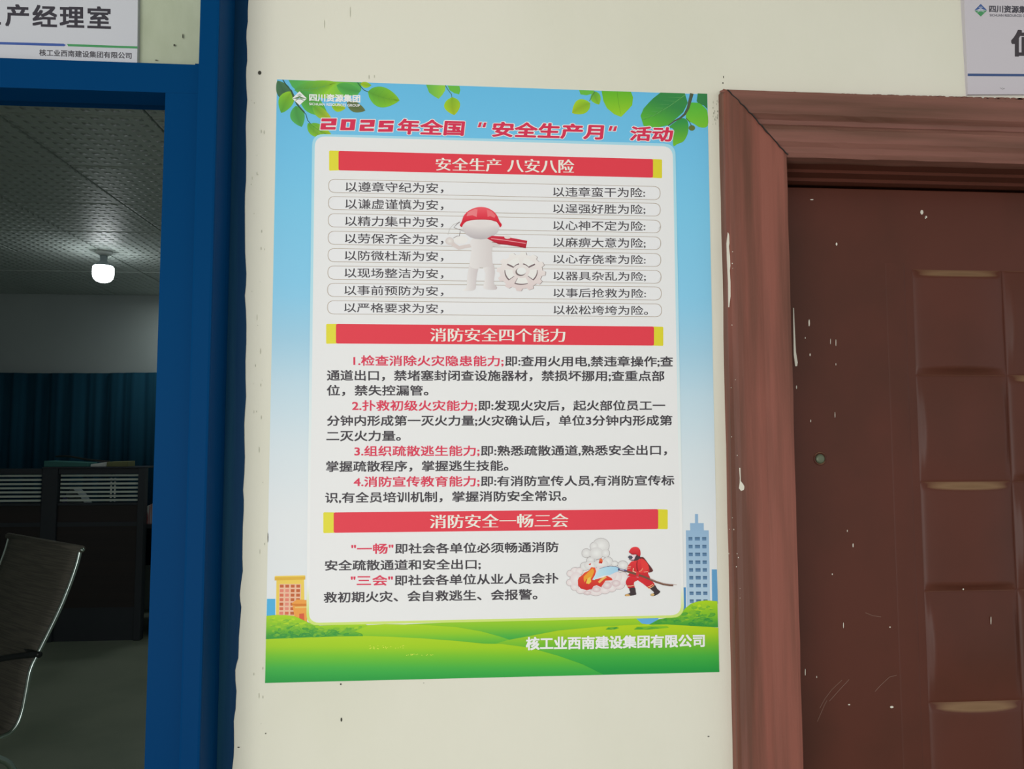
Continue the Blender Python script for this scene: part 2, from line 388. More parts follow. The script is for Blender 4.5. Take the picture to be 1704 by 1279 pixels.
for pts_ in ([(1211, 386), (1213, 389), (1214.5, 400), (1213, 410), (1214.5, 424), (1216, 436), (1214.5, 450), (1215.5, 468), (1216, 490), (1213.5, 511), (1211.8, 511), (1211.3, 470), (1209.5, 430), (1208.8, 405)],
             [(1217, 425), (1219.5, 427), (1220, 433), (1218, 433)], [(1219, 384), (1223, 386), (1223.6, 391), (1220.5, 392)]):
    ds.append(blob(pts_, CF+.003, .0008))
ds.append(blob([(1230, 778), (1232, 778), (1232.6, 800), (1236.5, 805), (1239.3, 810), (1237.5, 815), (1233, 816.5), (1229.6, 812), (1230.8, 803), (1231, 795)], CF, .002))
rr = random.Random(3)
for k in range(26): ds.append(dot(rr.uniform(1212, 1235), rr.uniform(400, 1000), rr.uniform(.3, .9), rr.uniform(.4, 1.2), CF+.0006))
for k in range(30): ds.append(dot(rr.uniform(1297, 1304)+(rr.uniform(0, 6)), rr.uniform(460, 830), .5, rr.uniform(.5, 1.4), CF-.002))
tag(obj('paint_splash', merge(ds), M['paint_drop'], d2), kind='stuff')
# crusty plaster lip along the top of the head casing
cr_ = []
for k in range(60):
    x = 1203 + k*8.6 + rr.uniform(-3, 3)
    amp = 4.2 if 1235 < x < 1280 else (2.6 if x < 1330 else 1.4)
    y = 151.6 + (x-1203)*.0245
    ww = rr.uniform(4, 11); hh = rr.uniform(.5, amp)
    cr_.append(blob([(x-ww, y+2), (x-ww*.6, y-hh*.6), (x-ww*.1, y-hh), (x+ww*.4, y-hh*.7), (x+ww, y+2)], WY-.004, .018))
tag(obj('paint_crust', merge(cr_), M['brown_head'], d2), kind='stuff')

# marks on the white wall
M['mark'] = mat('old_nail_hole', (60, 58, 50), .9)
M['smear'] = mat('grey_smear', (176, 176, 160), .9)
mk = []
for (x, y, rx, ry) in [(432, 121, 3, 3.4), (567, 1138, 1.4, 1.4), (568, 1197, 1.4, 3.5), (1179, 1225, 1.8, .8), (442, 1220, 1, 1), (446, 894, .7, 9), (397, 1243, 2, 1), (705, 1136, .6, .6), (840, 1126, .6, .6), (1204, 128, .7, 2), (1203, 138, 1, 1.2), (390, 400, .1, .1)]:
    mk.append(dot(x, y, rx, ry, WY))
wf = bpy.data.objects['wall_front']
tag(obj('nail_hole', merge(mk), M['mark'], wf), kind='stuff')
mk = []
for k in range(26): mk.append(dot(rr.gauss(1192, 5), rr.gauss(188, 12), rr.uniform(.3, .9), rr.uniform(.4, 2.6), WY))
for k in range(34): mk.append(dot(rr.uniform(418, 442), rr.uniform(60, 1240), rr.uniform(.3, .8), rr.uniform(.5, 5), WY))
for (x, y, rx, ry) in [(614, 128, .6, 3.5), (623, 127, .5, 2.6), (583, 20, .5, 9), (540, 40, .5, 7)]: mk.append(dot(x, y, rx, ry, WY))
tag(obj('grey_smear', merge(mk), M['smear'], wf), kind='stuff')
mk = [dot(290, 75, 1.6, 1.8, WY), dot(304, 60, .8, 4, WY), dot(260, 100, 2.4, .7, WY)]
tag(obj('nail_hole', merge(mk), M['mark'], bpy.data.objects['wall_front_transom']), kind='stuff')

# ---------------------------------------------------------------- printing: flat inked shapes on their sheet
LAY = 6e-5
def lerp(a, b, t): return tuple(a[i]+(b[i]-a[i])*t for i in range(3))
def ramp(stops):
    def f(v):
        if v <= stops[0][0]: return stops[0][1]
        for (a, ca), (b, cb_) in zip(stops, stops[1:]):
            if v <= b: return lerp(ca, cb_, (v-a)/(b-a))
        return stops[-1][1]
    return f
class Ink:
    """collects flat coloured polygons given in photo pixels; build() lays them on the plane y = Y"""
    def __init__(s, Y, k=None): s.Y, s.v, s.f, s.c, s.lay, s.k = Y, [], [], [], 0, k
    def raw(s, verts, faces, cols, lay):
        n = len(s.v)
        s.v += [U(x, y, s.Y-lay*LAY) for x, y in verts]; s.f += [tuple(i+n for i in f) for f in faces]
        s.c += [alb(c, s.k) for c in cols]
    def poly(s, pts_, c, lay, cuts=None, xcuts=None, sm=0):
        if sm:   # rounded through its corners
            Q = []; n = len(pts_)
            for i in range(n):
                p0, p1, p2, p3 = (Vector(pts_[(i+k) % n]) for k in (-1, 0, 1, 2))
                for k in range(sm):
                    t = k/sm; q = .5*((2*p1)+(p2-p0)*t+(2*p0-5*p1+4*p2-p3)*t*t+(3*p1-p0-3*p2+p3)*t**3); Q.append((q.x, q.y))
            pts_ = Q
        cf = c if callable(c) else (lambda x, y: c)
        bm = bmesh.new()
        vs_ = [bm.verts.new((x, y, 0)) for x, y in pts_]
        bm.faces.new(vs_); bm.normal_update()
        if cuts:
            ys = [p[1] for p in pts_]; y = min(ys)+cuts
            while y < max(ys):
                bmesh.ops.bisect_plane(bm, geom=bm.verts[:]+bm.edges[:]+bm.faces[:], plane_co=(0, y, 0), plane_no=(0, 1, 0)); y += cuts
        if xcuts:
            xx = [p[0] for p in pts_]; x = min(xx)+xcuts
            while x < max(xx):
                bmesh.ops.bisect_plane(bm, geom=bm.verts[:]+bm.edges[:]+bm.faces[:], plane_co=(x, 0, 0), plane_no=(1, 0, 0)); x += xcuts
        bm.normal_update(); bmesh.ops.triangulate(bm, faces=bm.faces[:], ngon_method='EAR_CLIP')
        bm.verts.index_update()
        V = [(v.co.x, v.co.y) for v in bm.verts]
        s.raw(V, [[v.index for v in f.verts] for f in bm.faces], [cf(*p) for p in V], lay); bm.free()
    def ell(s, x, y, rx, ry, c, lay, rot=0, n=20, ci=None):
        P = []
        for k in range(n):
            a = 2*math.pi*k/n; u, v = rx*math.cos(a), ry*math.sin(a)
            P.append((x+u*math.cos(rot)-v*math.sin(rot), y+u*math.sin(rot)+v*math.cos(rot)))
        cf = c if callable(c) else (lambda x_, y_: c)
        s.raw(P+[(x, y)], [(k, (k+1) % n, n) for k in range(n)], [cf(*p) for p in P]+[ci or cf(x, y)], lay)
    def line(s, pts_, wd, c, lay, w1=None):
        n = len(pts_); a, b = [], []
        for i, (x, y) in enumerate(pts_):
            x0, y0 = pts_[max(i-1, 0)]; x1, y1 = pts_[min(i+1, n-1)]
            l = math.hypot(x1-x0, y1-y0) or 1; nx, ny = -(y1-y0)/l, (x1-x0)/l
            h = (wd + ((w1 if w1 is not None else wd)-wd)*i/(n-1))/2
            a.append((x+nx*h, y+ny*h)); b.append((x-nx*h, y-ny*h))
        s.raw(a+b, [(i, i+1, n+i+1, n+i) for i in range(n-1)], [c if not callable(c) else c(*p) for p in a+b], lay)
    def leaf(s, bx, by, tx, ty, wd, c0, c1, lay, vein=None):
        s.lay += 1; lay += s.lay*.07
        n = 12; L, R, Mi = [], [], []
        dx, dy = tx-bx, ty-by; l = math.hypot(dx, dy); nx, ny = -dy/l, dx/l
        for i in range(n+1):
            t = i/n; h = wd/2*math.sin(math.pi*t**.85)**.8 if 0 < i < n else 0
            bend = l*.05*math.sin(math.pi*t)
            cx_, cy_ = bx+dx*t+nx*bend, by+dy*t+ny*bend
            L.append((cx_+nx*h, cy_+ny*h)); R.append((cx_-nx*h, cy_-ny*h)); Mi.append((cx_, cy_))
        V = L+Mi+R; m = n+1
        Fc = [(i, i+1, m+i+1, m+i) for i in range(n)] + [(m+i, m+i+1, 2*m+i+1, 2*m+i) for i in range(n)]
        cols = [lerp(c0, c1, min(1, i/n*1.1)) for i in range(m)]
        dk = lambda c, f: tuple(v*f for v in c)
        s.raw(V, Fc, cols + [dk(c, .86) for c in cols] + [dk(c, .96) for c in cols], lay)
        if vein:
            s.line(Mi[:-1], 1.1, vein, lay+.6, .3)
            for i in range(2, n-1, 2):
                for S in (L, R):
                    e = S[min(i+2, n)]; s.line([Mi[i], (Mi[i][0]*.25+e[0]*.75, Mi[i][1]*.25+e[1]*.75)], .5, vein, lay+.6, .2)
    def build(s, name, parent, kind=None):
        me = bpy.data.meshes.new(name); me.from_pydata([tuple(v) for v in s.v], [], s.f); me.update()
        at = me.color_attributes.new('Col', 'FLOAT_COLOR', 'POINT')
        at.data.foreach_set('color', [q for c in s.c for q in (c[0], c[1], c[2], 1)])
        if me.polygons:   # face the room
            bm = bmesh.new(); bm.from_mesh(me)
            for f in bm.faces:
                if f.normal.y > 0: f.normal_flip()
            bm.to_mesh(me); bm.free()
        o = link(name, me, INK, parent)
        if kind: o['kind'] = kind
        return o
_glyph = {}
def glyphs(s, off=0.0, res=3, sp=1.0):
    key = (s, off, sp)
    if key in _glyph: return _glyph[key]
    cu = bpy.data.curves.new('t', 'FONT'); cu.body = s; cu.size = 1; cu.offset = off; cu.resolution_u = res; cu.space_character = sp
    o = bpy.data.objects.new('t', cu); col.objects.link(o); C.view_layer.update()
    me = bpy.data.meshes.new_from_object(o.evaluated_get(C.evaluated_depsgraph_get()))
    V = [(v.co.x, v.co.y) for v in me.vertices]; Fc = [tuple(p.vertices) for p in me.polygons]
    bpy.data.objects.remove(o); bpy.data.curves.remove(cu); bpy.data.meshes.remove(me)
    _glyph[key] = (V, Fc); return V, Fc
def ring(r, n=8, r0=0): return [(r*math.cos(2*math.pi*k/n), r*math.sin(2*math.pi*k/n)) for k in range(n)]
BODY = [(-.02, -.018), (.02, -.018), (-.02, .018), (.02, .018)]
SEMI = [(-.009, -.006), (.009, .006), (.009, -.006), (-.009, .006)]
HEAVY = [(a, b) for a in (-.034, 0, .034) for b in (-.03, 0, .03)]
SONG = [(a, 0) for a in (-.036, -.012, .012, .036)]
def text(ink, s, xl, tl, bl, xr, tr, br, c, lay, wt=BODY, off=0, shear=0, vt=.835, vb=-.075, sp=1.0):
    """the string's inked width fills xl..xr; tl/bl and tr/br are top and bottom of the characters at each end (photo pixels)"""
    V, Fc = glyphs(s, off, sp=sp)
    e = max(abs(a) for a, b in wt)
    x0 = min(v[0] for v in V)-e; x1 = max(v[0] for v in V)+e
    for n, (dx, dy) in enumerate(wt):
        P = []
        for (x, y) in V:
            u = (x+dx-x0)/(x1-x0); v = (vt-(y+dy))/(vt-vb)
            top = tl+(tr-tl)*u; bot = bl+(br-bl)*u
            P.append((xl+(xr-xl)*u + shear*(.5-v)*2, top+(bot-top)*v))
        ink.raw(P, Fc, [c if not callable(c) else c(*p) for p in P], lay+n*.12)
def rrect(tl, tr, br, bl, r, n=5):
    """rounded quad; corners in pixels"""
    Q = [tl, tr, br, bl]; out = []
    for i in range(4):
        p = Vector(Q[i]); a = (Vector(Q[i-1])-p).normalized(); b = (Vector(Q[(i+1) % 4])-p).normalized()
        for k in range(n+1):
            t = k/n; A = p+a*r*(1-t)**2; q = p + a*r*(1-t)*(1-t) + b*r*t*t
            out.append((q.x, q.y))
    return out

# ---------------------------------------------------------------- the poster
po = root('safety_poster', 'large blue and green safety notice poster full of Chinese text on the white wall', 'poster')
PT = .0006
TL, TR, BR, BL = (461, 132), (1177, 157), (1197, 1118), (441, 1136)
sky = ramp([(130, (102, 187, 230)), (230, (112, 194, 235)), (330, (122, 200, 237)), (480, (136, 203, 236)), (560, (160, 206, 230)), (640, (192, 218, 232)), (740, (214, 226, 233)), (860, (226, 230, 233)), (1100, (226, 230, 233))])
sh = Ink(WY-PT)
sh.poly([TL, TR, BR, BL], lambda x, y: sky(y - (x-461)*.03), 0, cuts=24)
so = sh.build('sheet', po)
bm = bmesh.new(); bm.from_mesh(so.data)   # give the sheet its thickness
c4 = [U(*p, WY-PT) for p in (TL, TR, BR, BL)]; b4 = [Vector((p.x, WY+.0001, p.z)) for p in c4]
fa = [bm.verts.new(p) for p in c4]; fb = [bm.verts.new(p) for p in b4]
cl_ = bm.verts.layers.float_color.get('Col')
for v in fa+fb: v[cl_] = (.8, .82, .82, 1)
for k in range(4): bm.faces.new((fa[k], fa[(k+1) % 4], fb[(k+1) % 4], fb[k]))
bm.to_mesh(so.data); bm.free()
Y0 = WY-PT
# city, bushes and hills
ci = Ink(Y0)
twc = lambda x, y: lerp((140, 176, 210), (184, 208, 226), (y-855)/150)
ci.poly([(1156.5, 855), (1161.6, 855), (1161.8, 870), (1171, 870), (1171.4, 882), (1179.4, 882), (1182, 1006), (1142.7, 1010), (1141.3, 882), (1148.5, 882), (1148.2, 870), (1156.5, 870)], twc, 1, cuts=20)
for r in range(9):
    for q, (a, b) in enumerate(((1145.6, 1152.2), (1156.2, 1164.6), (1168.3, 1175.3))):
        y = 893.3+r*12.95; dx = r*.27
        ci.poly([(a+dx, y), (b+dx, y), (b+dx+.1, y+5.8), (a+dx+.1, y+5.8)], (96, 132, 168), 2)
        ci.poly([(a+dx, y), (b+dx, y), (b+dx, y+2.2), (a+dx, y+2.2)], (72, 106, 140), 2.5)
ci.build('tower_print', po)
ci = Ink(Y0)
ci.poly([(1184.4, 947), (1193, 947), (1194.6, 1004), (1185, 1004)], (98, 160, 206), 1)
ci.build('blue_block_print', po)
ci = Ink(Y0)
ci.poly([(1136.7, 977), (1141.2, 977), (1141.6, 1015), (1136.7, 1015)], (74, 140, 196), 1)
ci.build('blue_block_print', po)
ci = Ink(Y0)
ci.poly([(1131.8, 977), (1136.7, 977), (1136.7, 1015), (1131.8, 1015)], (168, 204, 230), 1)
ci.build('blue_block_print', po)
ci = Ink(Y0)
ci.poly([(444.3, 996), (458, 996), (458, 1026), (443.6, 1026)], (78, 176, 224), 1)
ci.build('blue_block_print', po)
ci = Ink(Y0)
ci.poly([(1058, 1028), (1096, 1028), (1092, 1036), (1082, 1039), (1068, 1037)], (98, 172, 226), 4)
ci.build('blue_block_print', po)
ci = Ink(Y0)
ci.poly([(457, 959.5), (508, 957.8), (508, 964), (457, 965.5)], (222, 178, 60), 2)
ci.poly([(457.5, 958), (507.5, 956.8), (507.5, 959), (457.5, 960)], (240, 206, 92), 2.4)
ci.poly([(460, 965), (506, 963.6), (507, 1036), (459, 1036)], (238, 204, 88), 1, cuts=12)
rr = random.Random(5)
for r in range(7):
    for q in range(4):
        if r > 3 and q == 3: continue
        x = 465.8+q*9.1-r*.15; y = 972.4+r*7.5
        ci.poly([(x-1, y-1), (x+8, y-1), (x+8, y+6.5), (x-1, y+6.5)], (250, 190, 160), 2)
        ci.poly([(x, y), (x+6.3, y), (x+6.1, y+5), (x, y+5)], rr.choice([(226, 130, 110), (214, 110, 80), (196, 96, 56), (226, 140, 120)]) if q < 2 else (194, 98, 52), 3)
ci.poly([(486, 1003), (494, 997), (510, 998), (511, 1036), (492, 1036)], (236, 160, 70), 4)
ci.poly([(483, 1004), (492, 1008.5), (511, 1008), (511, 1004)], (214, 128, 44), 5)
ci.poly([(491, 1009), (511, 1008.5), (511, 1011), (491, 1011.5)], (250, 196, 110), 5)
ci.poly([(498, 1021), (506, 1020), (506.5, 1033), (498, 1031)], (216, 92, 60), 5)
ci.build('yellow_building_print', po)
def yb(px): return 1136 + (px-441)*(-18/756)   # bottom edge of the sheet
hl = Ink(Y0)
gA = ramp([(1028, (164, 208, 30)), (1044, (130, 194, 40)), (1060, (66, 172, 66)), (1070, (46, 162, 70))])
hl.poly([(590, 1046), (640, 1040), (740, 1035.5), (860, 1031), (980, 1028), (1060, 1026.5), (1100, 1034), (1130, 1060), (900, 1085), (700, 1085)], lambda x, y: gA(y), 2, cuts=5)
gB = ramp([(1036, (176, 212, 24)), (1052, (150, 202, 28)), (1064, (104, 188, 50)), (1074, (74, 172, 54))])
hl.poly([(560, 1060), (600, 1040.5), (640, 1038), (700, 1039), (760, 1043), (800, 1050), (830, 1058), (848, 1064), (838, 1075), (700, 1078), (560, 1074)], lambda x, y: gB(y), 4, cuts=5)
gD = ramp([(1036, (184, 212, 20)), (1052, (170, 206, 24)), (1072, (116, 188, 42)), (1092, (64, 172, 60)), (1118, (24, 150, 62))])
hl.poly([(800, 1074), (820, 1072), (845, 1064.5), (880, 1058), (930, 1048.5), (1000, 1042), (1080, 1038), (1140, 1039), (1195.4, 1044), (1197, 1117.9), (1000, 1122.5), (900, 1124), (800, 1090)], lambda x, y: gD(y), 5, cuts=6)
gC = ramp([(1054, (176, 210, 18)), (1075, (158, 204, 20)), (1092, (110, 190, 42)), (1112, (60, 172, 66)), (1136, (24, 148, 60))])
hl.poly([(441, 1136), (442.5, 1063), (500, 1060), (590, 1057), (650, 1059), (700, 1061.5), (760, 1066), (805, 1070.5), (835, 1071), (880, 1077), (930, 1091), (970, 1105), (1005, 1122.4)],
        lambda x, y: gC(y - (x-441)*.006), 7, cuts=6)
rr = random.Random(11)
for k in range(46):
    if k < 30: x, y = rr.uniform(610, 672), 1079-rr.random()*6+abs(rr.gauss(0, 1))
    else: x, y = rr.uniform(675, 722), 1089+rr.uniform(-1.2, 1.2)
    hl.ell(x, y, .7, .6, (226, 236, 90), 8, n=6)
hl.build('meadow_print', po)
bs = Ink(Y0)
def bush(outline, seed, n, yl, yh, lay, flat=1):
    bs = Ink(Y0)
    rr = random.Random(seed)
    g = ramp([(yl, (174, 212, 22)), (yl+(yh-yl)*.55, (126, 192, 36)), (yh, (44, 146, 60))])
    bs.poly(outline, lambda x, y: g(y), lay, cuts=4)
    xs_ = [p[0] for p in outline]; 
    for k in range(n):
        x = rr.uniform(min(xs_)+3, max(xs_)-8); y = rr.uniform(yl+6, yh-2)
        t = (y-yl)/(yh-yl) + rr.uniform(-.3, .3)
        c = lerp((182, 216, 30), (34, 140, 60), max(0, min(1, t)))
        rx, ry = rr.uniform(2.5, 7), rr.uniform(1, 2.6)
        inside = True
        for (dx, dy) in ((-rx, 0), (rx, 0), (0, -ry), (0, ry), (0, 0)):
            px_, py_ = x+dx, y+dy; w_ = False; j = len(outline)-1
            for i in range(len(outline)):
                xi, yi = outline[i]; xj, yj = outline[j]
                if (yi > py_) != (yj > py_) and px_ < (xj-xi)*(py_-yi)/(yj-yi)+xi: w_ = not w_
                j = i
            inside &= w_
        if inside: bs.ell(x, y, rx, ry, c, lay+.4+k*.01, rot=rr.uniform(-.5, .2), n=9, ci=lerp(c, (196, 222, 50), .25))
    bs.build('bush_print', po)
bush([(443.3, 1024.5), (455, 1023), (475, 1023), (490, 1025), (500, 1029), (510, 1034), (520, 1038.5), (534, 1041), (546, 1044), (546, 1058.5), (500, 1060.5), (442.4, 1063)], 1, 150, 1023, 1062, 8)
bush([(520, 1041), (560, 1039.5), (607, 1037.5), (612, 1041), (590, 1050), (603, 1055), (604, 1058), (560, 1058.5), (520, 1060)], 2, 70, 1036, 1060, 8.2)
bush([(1096, 1030), (1118, 1026), (1132, 1021), (1140, 1012), (1150, 1004), (1162, 1000), (1175, 998.5), (1193.8, 1000), (1195, 1043.5), (1150, 1041), (1110, 1038.5), (1080, 1039)], 3, 170, 1000, 1044, 8)
bush([(1008, 1047), (1012, 1043), (1020, 1042), (1028, 1042.5), (1030, 1045), (1022, 1047)], 4, 8, 1040, 1047, 8)
bush([(1055, 1047), (1060, 1042.5), (1075, 1042), (1085, 1040.5), (1110, 1041), (1113, 1044), (1080, 1047)], 6, 16, 1038, 1048, 8)
# the white panel and its pale rim
halo = lambda x, y: lerp(sky(y-10), (255, 255, 255), .38) if y < 985 else lerp(lerp(sky(990), (255, 255, 255), .3), (206, 226, 120), min(1, (y-985)/35))
white = lambda x, y: (232, 231, 232)
pn = Ink(Y0)
pn.poly(rrect((519.5, 222.5), (1124, 239), (1138.4, 1027), (509.6, 1040.5), 20, 6), halo, 10, cuts=30)
pn.build('panel_rim', po)
pn = Ink(Y0)
pn.poly(rrect((524, 226.5), (1119.5, 243.5), (1133.6, 1023), (514, 1036), 18, 6), (232, 232, 233), 11)
pan = pn.build('white_panel', po)
# leaves
lv = Ink(Y0)
G1, G2, G3, YG, DG, OL = (104, 186, 66), (150, 206, 48), (84, 174, 84), (176, 208, 42), (62, 122, 74), (98, 118, 70)
br_ = (52, 80, 60)
lv.leaf(477, 167, 461.6, 134, 23, (70, 112, 78), (80, 128, 90), 1)
lv.poly([(480, 133), (560, 135.6), (602, 137.2), (601, 150), (595, 158), (566, 162), (540, 164), (515, 158), (495, 152), (486, 144)], lambda x, y: lerp((84, 172, 84), (150, 206, 54), max(0, 1-abs(x-545)/50)), 1.2, xcuts=8)
lv.leaf(490, 150, 560, 137, 26, G3, G2, 1.6, (96, 170, 90))
lv.leaf(486, 152, 468, 188, 25, G2, G1, 2)
lv.leaf(500, 152, 545, 192, 30, G3, G1, 2.2)
lv.leaf(520, 175, 553, 200, 17, G1, (196, 206, 50), 2.6)
lv.leaf(552, 176, 575, 180, 14, G2, YG, 2.4)
lv.leaf(600, 139, 618, 142, 10, YG, G2, 2.4)
lv.leaf(492, 176, 502, 211, 24, G3, (90, 178, 90), 2.8)
lv.leaf(516, 206, 553, 227, 20, G1, YG, 3, (90, 150, 60))
lv.leaf(512, 205, 536, 229, 16, G1, (150, 200, 50), 3)
lv.leaf(577, 170, 608, 184, 17, OL, (110, 124, 76), 2.8)
lv.leaf(560, 142, 600, 152, 20, (90, 184, 80), G3, 2)
lv.leaf(612, 152.5, 665, 167, 34, G1, (138, 200, 42), 3, (96, 160, 50))
lv.line([(470.5, 132.5), (476, 141), (484, 150), (488, 162), (494, 174), (502, 183), (509, 190), (512, 200), (517, 206)], 1.6, br_, 4, 1)
lv.line([(484, 150), (490, 162), (497, 176), (507, 187)], 3, (66, 100, 70), 3.9, 1.5)
lv.line([(595, 137.2), (600, 144), (606, 150), (612, 152.5)], 1.1, (40, 70, 70), 4)
lv.build('leaf_print', po)
lv = Ink(Y0)
lv.poly([(709, 140.8), (741, 142), (741, 150), (736, 158), (730, 164.5), (722, 160), (714, 154)], lambda x, y: lerp((100, 178, 76), (150, 206, 66), (x-709)/30), 1, xcuts=6)
lv.poly([(744.5, 142.2), (764.5, 143), (766, 150), (764, 157), (756, 155), (748, 150)], G1, 1)
lv.leaf(752, 161.5, 756, 191.5, 27, (150, 204, 50), (180, 208, 40), 2)
lv.line([(741, 142), (746, 150), (751.5, 157), (752, 162)], 1.4, (76, 120, 70), 3, .8)
lv.build('leaf_print', po)
lv = Ink(Y0)
lv.poly([(963.5, 149.8), (989, 150.6), (985, 156), (976, 158.5), (966, 157)], G1, 1)
lv.leaf(982, 171, 952, 188, 25, G2, YG, 2)
lv.leaf(988, 152, 997, 174, 17, G1, G2, 1.5)
lv.poly([(1001, 151), (1050, 152.7), (1053.5, 162), (1052, 175), (1044, 184), (1033.5, 194.5), (1022, 190), (1010, 180), (1004, 168)], lambda x, y: lerp((100, 182, 40), (156, 206, 40), (y-152)/42), 2, cuts=8)
lv.line([(1027, 152), (1029, 170), (1033, 190)], .8, (96, 160, 40), 3, .3)
lv.line([(990, 152), (985, 160), (981, 168)], 1.1, (76, 120, 70), 3)
lv.build('leaf_print', po)
lv = Ink(Y0)
def q10(x, y): return (1040+x/10.65, 140+y/10.65)
lv.poly([q10(*p) for p in ((630, 148), (1060, 162), (1112, 330), (1060, 440), (1030, 500), (900, 615), (760, 730), (560, 770), (330, 740), (275, 560), (330, 430), (420, 330), (500, 250))],
        lambda x, y: lerp((52, 136, 70), (96, 184, 52), max(0, min(1, (y-160)/46 + (1075-x)/120))), 2, cuts=5, xcuts=6)
for k in range(7):
    a = q10(980-k*100, 240+k*62); b = q10(760-k*75, 230+k*62); c_ = q10(930-k*105, 480+k*26)
    lv.line([a, b], .5, (96, 164, 96), 3, .2); lv.line([a, c_], .5, (60, 130, 66), 3, .2)
lv.line([q10(1080, 180), q10(800, 380), q10(500, 560), q10(310, 600)], .8, (110, 176, 100), 3, .3)
lv.poly([q10(*p) for p in ((1290, 163), (1458, 170), (1460, 440), (1400, 380), (1300, 340), (1270, 300))], (52, 128, 72), 2)
lv.poly([q10(*p) for p in ((1110, 350), (1230, 325), (1330, 345), (1420, 420), (1462, 500), (1464, 740), (1330, 765), (1220, 700), (1100, 640), (1080, 560))], lambda x, y: lerp((84, 182, 60), (122, 196, 50), (y-170)/42), 3, cuts=6, sm=3)
lv.poly([q10(*p) for p in ((1010, 600), (1100, 640), (1125, 740), (1110, 880), (1040, 1010), (930, 1060), (862, 1098), (850, 1000), (860, 800), (780, 760), (900, 660))], lambda x, y: lerp((50, 146, 74), (120, 190, 44), max(0, min(1, (y-200)/42))), 3, cuts=5, sm=3)
lv.ell(*q10(1185, 775), 5.4, 4.6, (100, 116, 50), 3.4)
lv.line([q10(1185, 165), q10(1150, 300), q10(1120, 420), q10(1060, 530), q10(980, 600), q10(880, 650), q10(765, 735)], 6, (78, 88, 66), 4, 1.6)
lv.line([q10(1080, 600), q10(1140, 660), q10(1180, 740)], 1.2, (70, 100, 60), 4)
lv.build('leaf_print', po)
# company mark, top left
def mark(ink, x, y, r, ry, c1, c2, c3, lay):
    ink.poly([(x, y-ry), (x+r, y), (x-r, y)], c1, lay); ink.poly([(x-r, y+.6), (x+r, y+.6), (x, y+ry)], c2, lay)
    ink.poly([(x-r*.8, y+.2), (x-r*.3, y-ry*.18), (x, y-ry*.32), (x+r*.35, y-ry*.14), (x+r*.85, y+.1), (x+r*.35, y+ry*.05), (x, y-ry*.08), (x-r*.35, y+ry*.08)], c3, lay+.5)
    ink.line([(x-r*.55, y+ry*.3), (x-r*.2, y+ry*.12), (x+r*.15, y+ry*.12), (x+r*.6, y+ry*.3)], r*.09, c3, lay+.5)
    for a in (-1.0, -.5, 0, .5, 1.0):
        ink.line([(x+math.sin(a)*r*.12, y-ry*.3-math.cos(a)*ry*.08), (x+math.sin(a)*r*.4, y-ry*.3-math.cos(a)*ry*.34)], r*.05, c3, lay+.5)
WH = (240, 244, 238)
lg = Ink(Y0)
mark(lg, 498.4, 163.4, 12, 11.6, WH, WH, (90, 130, 84), 6)
text(lg, '四川资源集团', 514.5, 156, 167.8, 599.6, 158.2, 170.2, WH, 6.5, HEAVY)
text(lg, 'SICHUAN RESOURCES GROUP', 514.6, 170.6, 174.8, 599, 173.2, 177.6, WH, 6.5, BODY, vt=.72, vb=0)
lg.build('company_mark_print', po)
# the red title with white outline
tt = Ink(Y0)
RED = (214, 48, 84)
def tp(x, y): return (520+x/5.68, 180+y/5.68)
def digit(rects, holes_lay, x0, x1, y0, y1, lay):
    """blocky slanted figure from strokes in a unit cell; each stroke is a rounded slab"""
    for L_no, (grow, c) in enumerate(((1.25, (250, 240, 240)), (0, RED))):
        for sn, (a, b, c_, d_) in enumerate(rects):
            P = []
            for (u, v) in ((a, b), (c_, b), (c_, d_), (a, d_)):
                X = x0+(x1-x0)*u + (grow if u == c_ else -grow); Yp = y0+(y1-y0)*v + (grow if v == d_ else -grow)
                P.append((X+(.5-v)*2.4, Yp))
            tt.poly(rrect(*P, .9, 2), c, lay+L_no*4+sn*.3)
D2 = [(0, 0, 1, .26), (.66, 0, 1, .62), (0, .42, 1, .62), (0, .42, .34, 1), (0, .76, 1, 1), ]
D0 = [(0, 0, 1, .24), (0, .76, 1, 1), (0, 0, .36, 1), (.64, 0, 1, 1)]
D5 = [(0, 0, 1, .26), (0, 0, .34, .62), (0, .38, 1, .6), (.66, .38, 1, 1), (0, .76, 1, 1)]
for D, xa, xb, ya, yb_ in ((D2, 534, 559.5, 197, 215.6), (D0, 567, 591, 198.3, 216.6), (D2, 599, 623, 199.2, 218), (D5, 630, 654.5, 200.6, 219.2)):
    digit(D, 0, xa, xb, ya, yb_, 6)
for s_, a in (('年全国', (661.5, 198.2, 222.2, 773, 201.8, 225)), ('安全生产月', (819, 203.2, 226.6, 1004.5, 208, 231.5)), ('活动', (1048.5, 210.6, 233, 1120, 212.2, 235))):
    for dx, dy, c, lay in [(0, 0, RED, 10)]:
        WH_ = ring(.082, 12)+ring(.04, 6)
        em = 24
        text(tt, s_, a[0]-1.3, a[1], a[2], a[3]+1.3, a[4], a[5], (250, 240, 240), 6, WH_, shear=1.3)
        text(tt, s_, a[0], a[1], a[2], a[3], a[4], a[5], RED, 10, ring(.036, 8), shear=1.3)
def qm(x, y):
    for g, c, lay in ((1.1, (250, 240, 240), 6), (0, RED, 10)):
        tt.poly([(x+1.6-g, y-4-g), (x+6+g, y-4-g), (x+3.6+g, y+4+g), (x-1.2-g, y+4+g)], c, lay)
for x, y in ((796, 207.4), (803.8, 207.8), (1013.5, 213.6), (1021, 214)): qm(x, y)
tt.build('title_print', po)
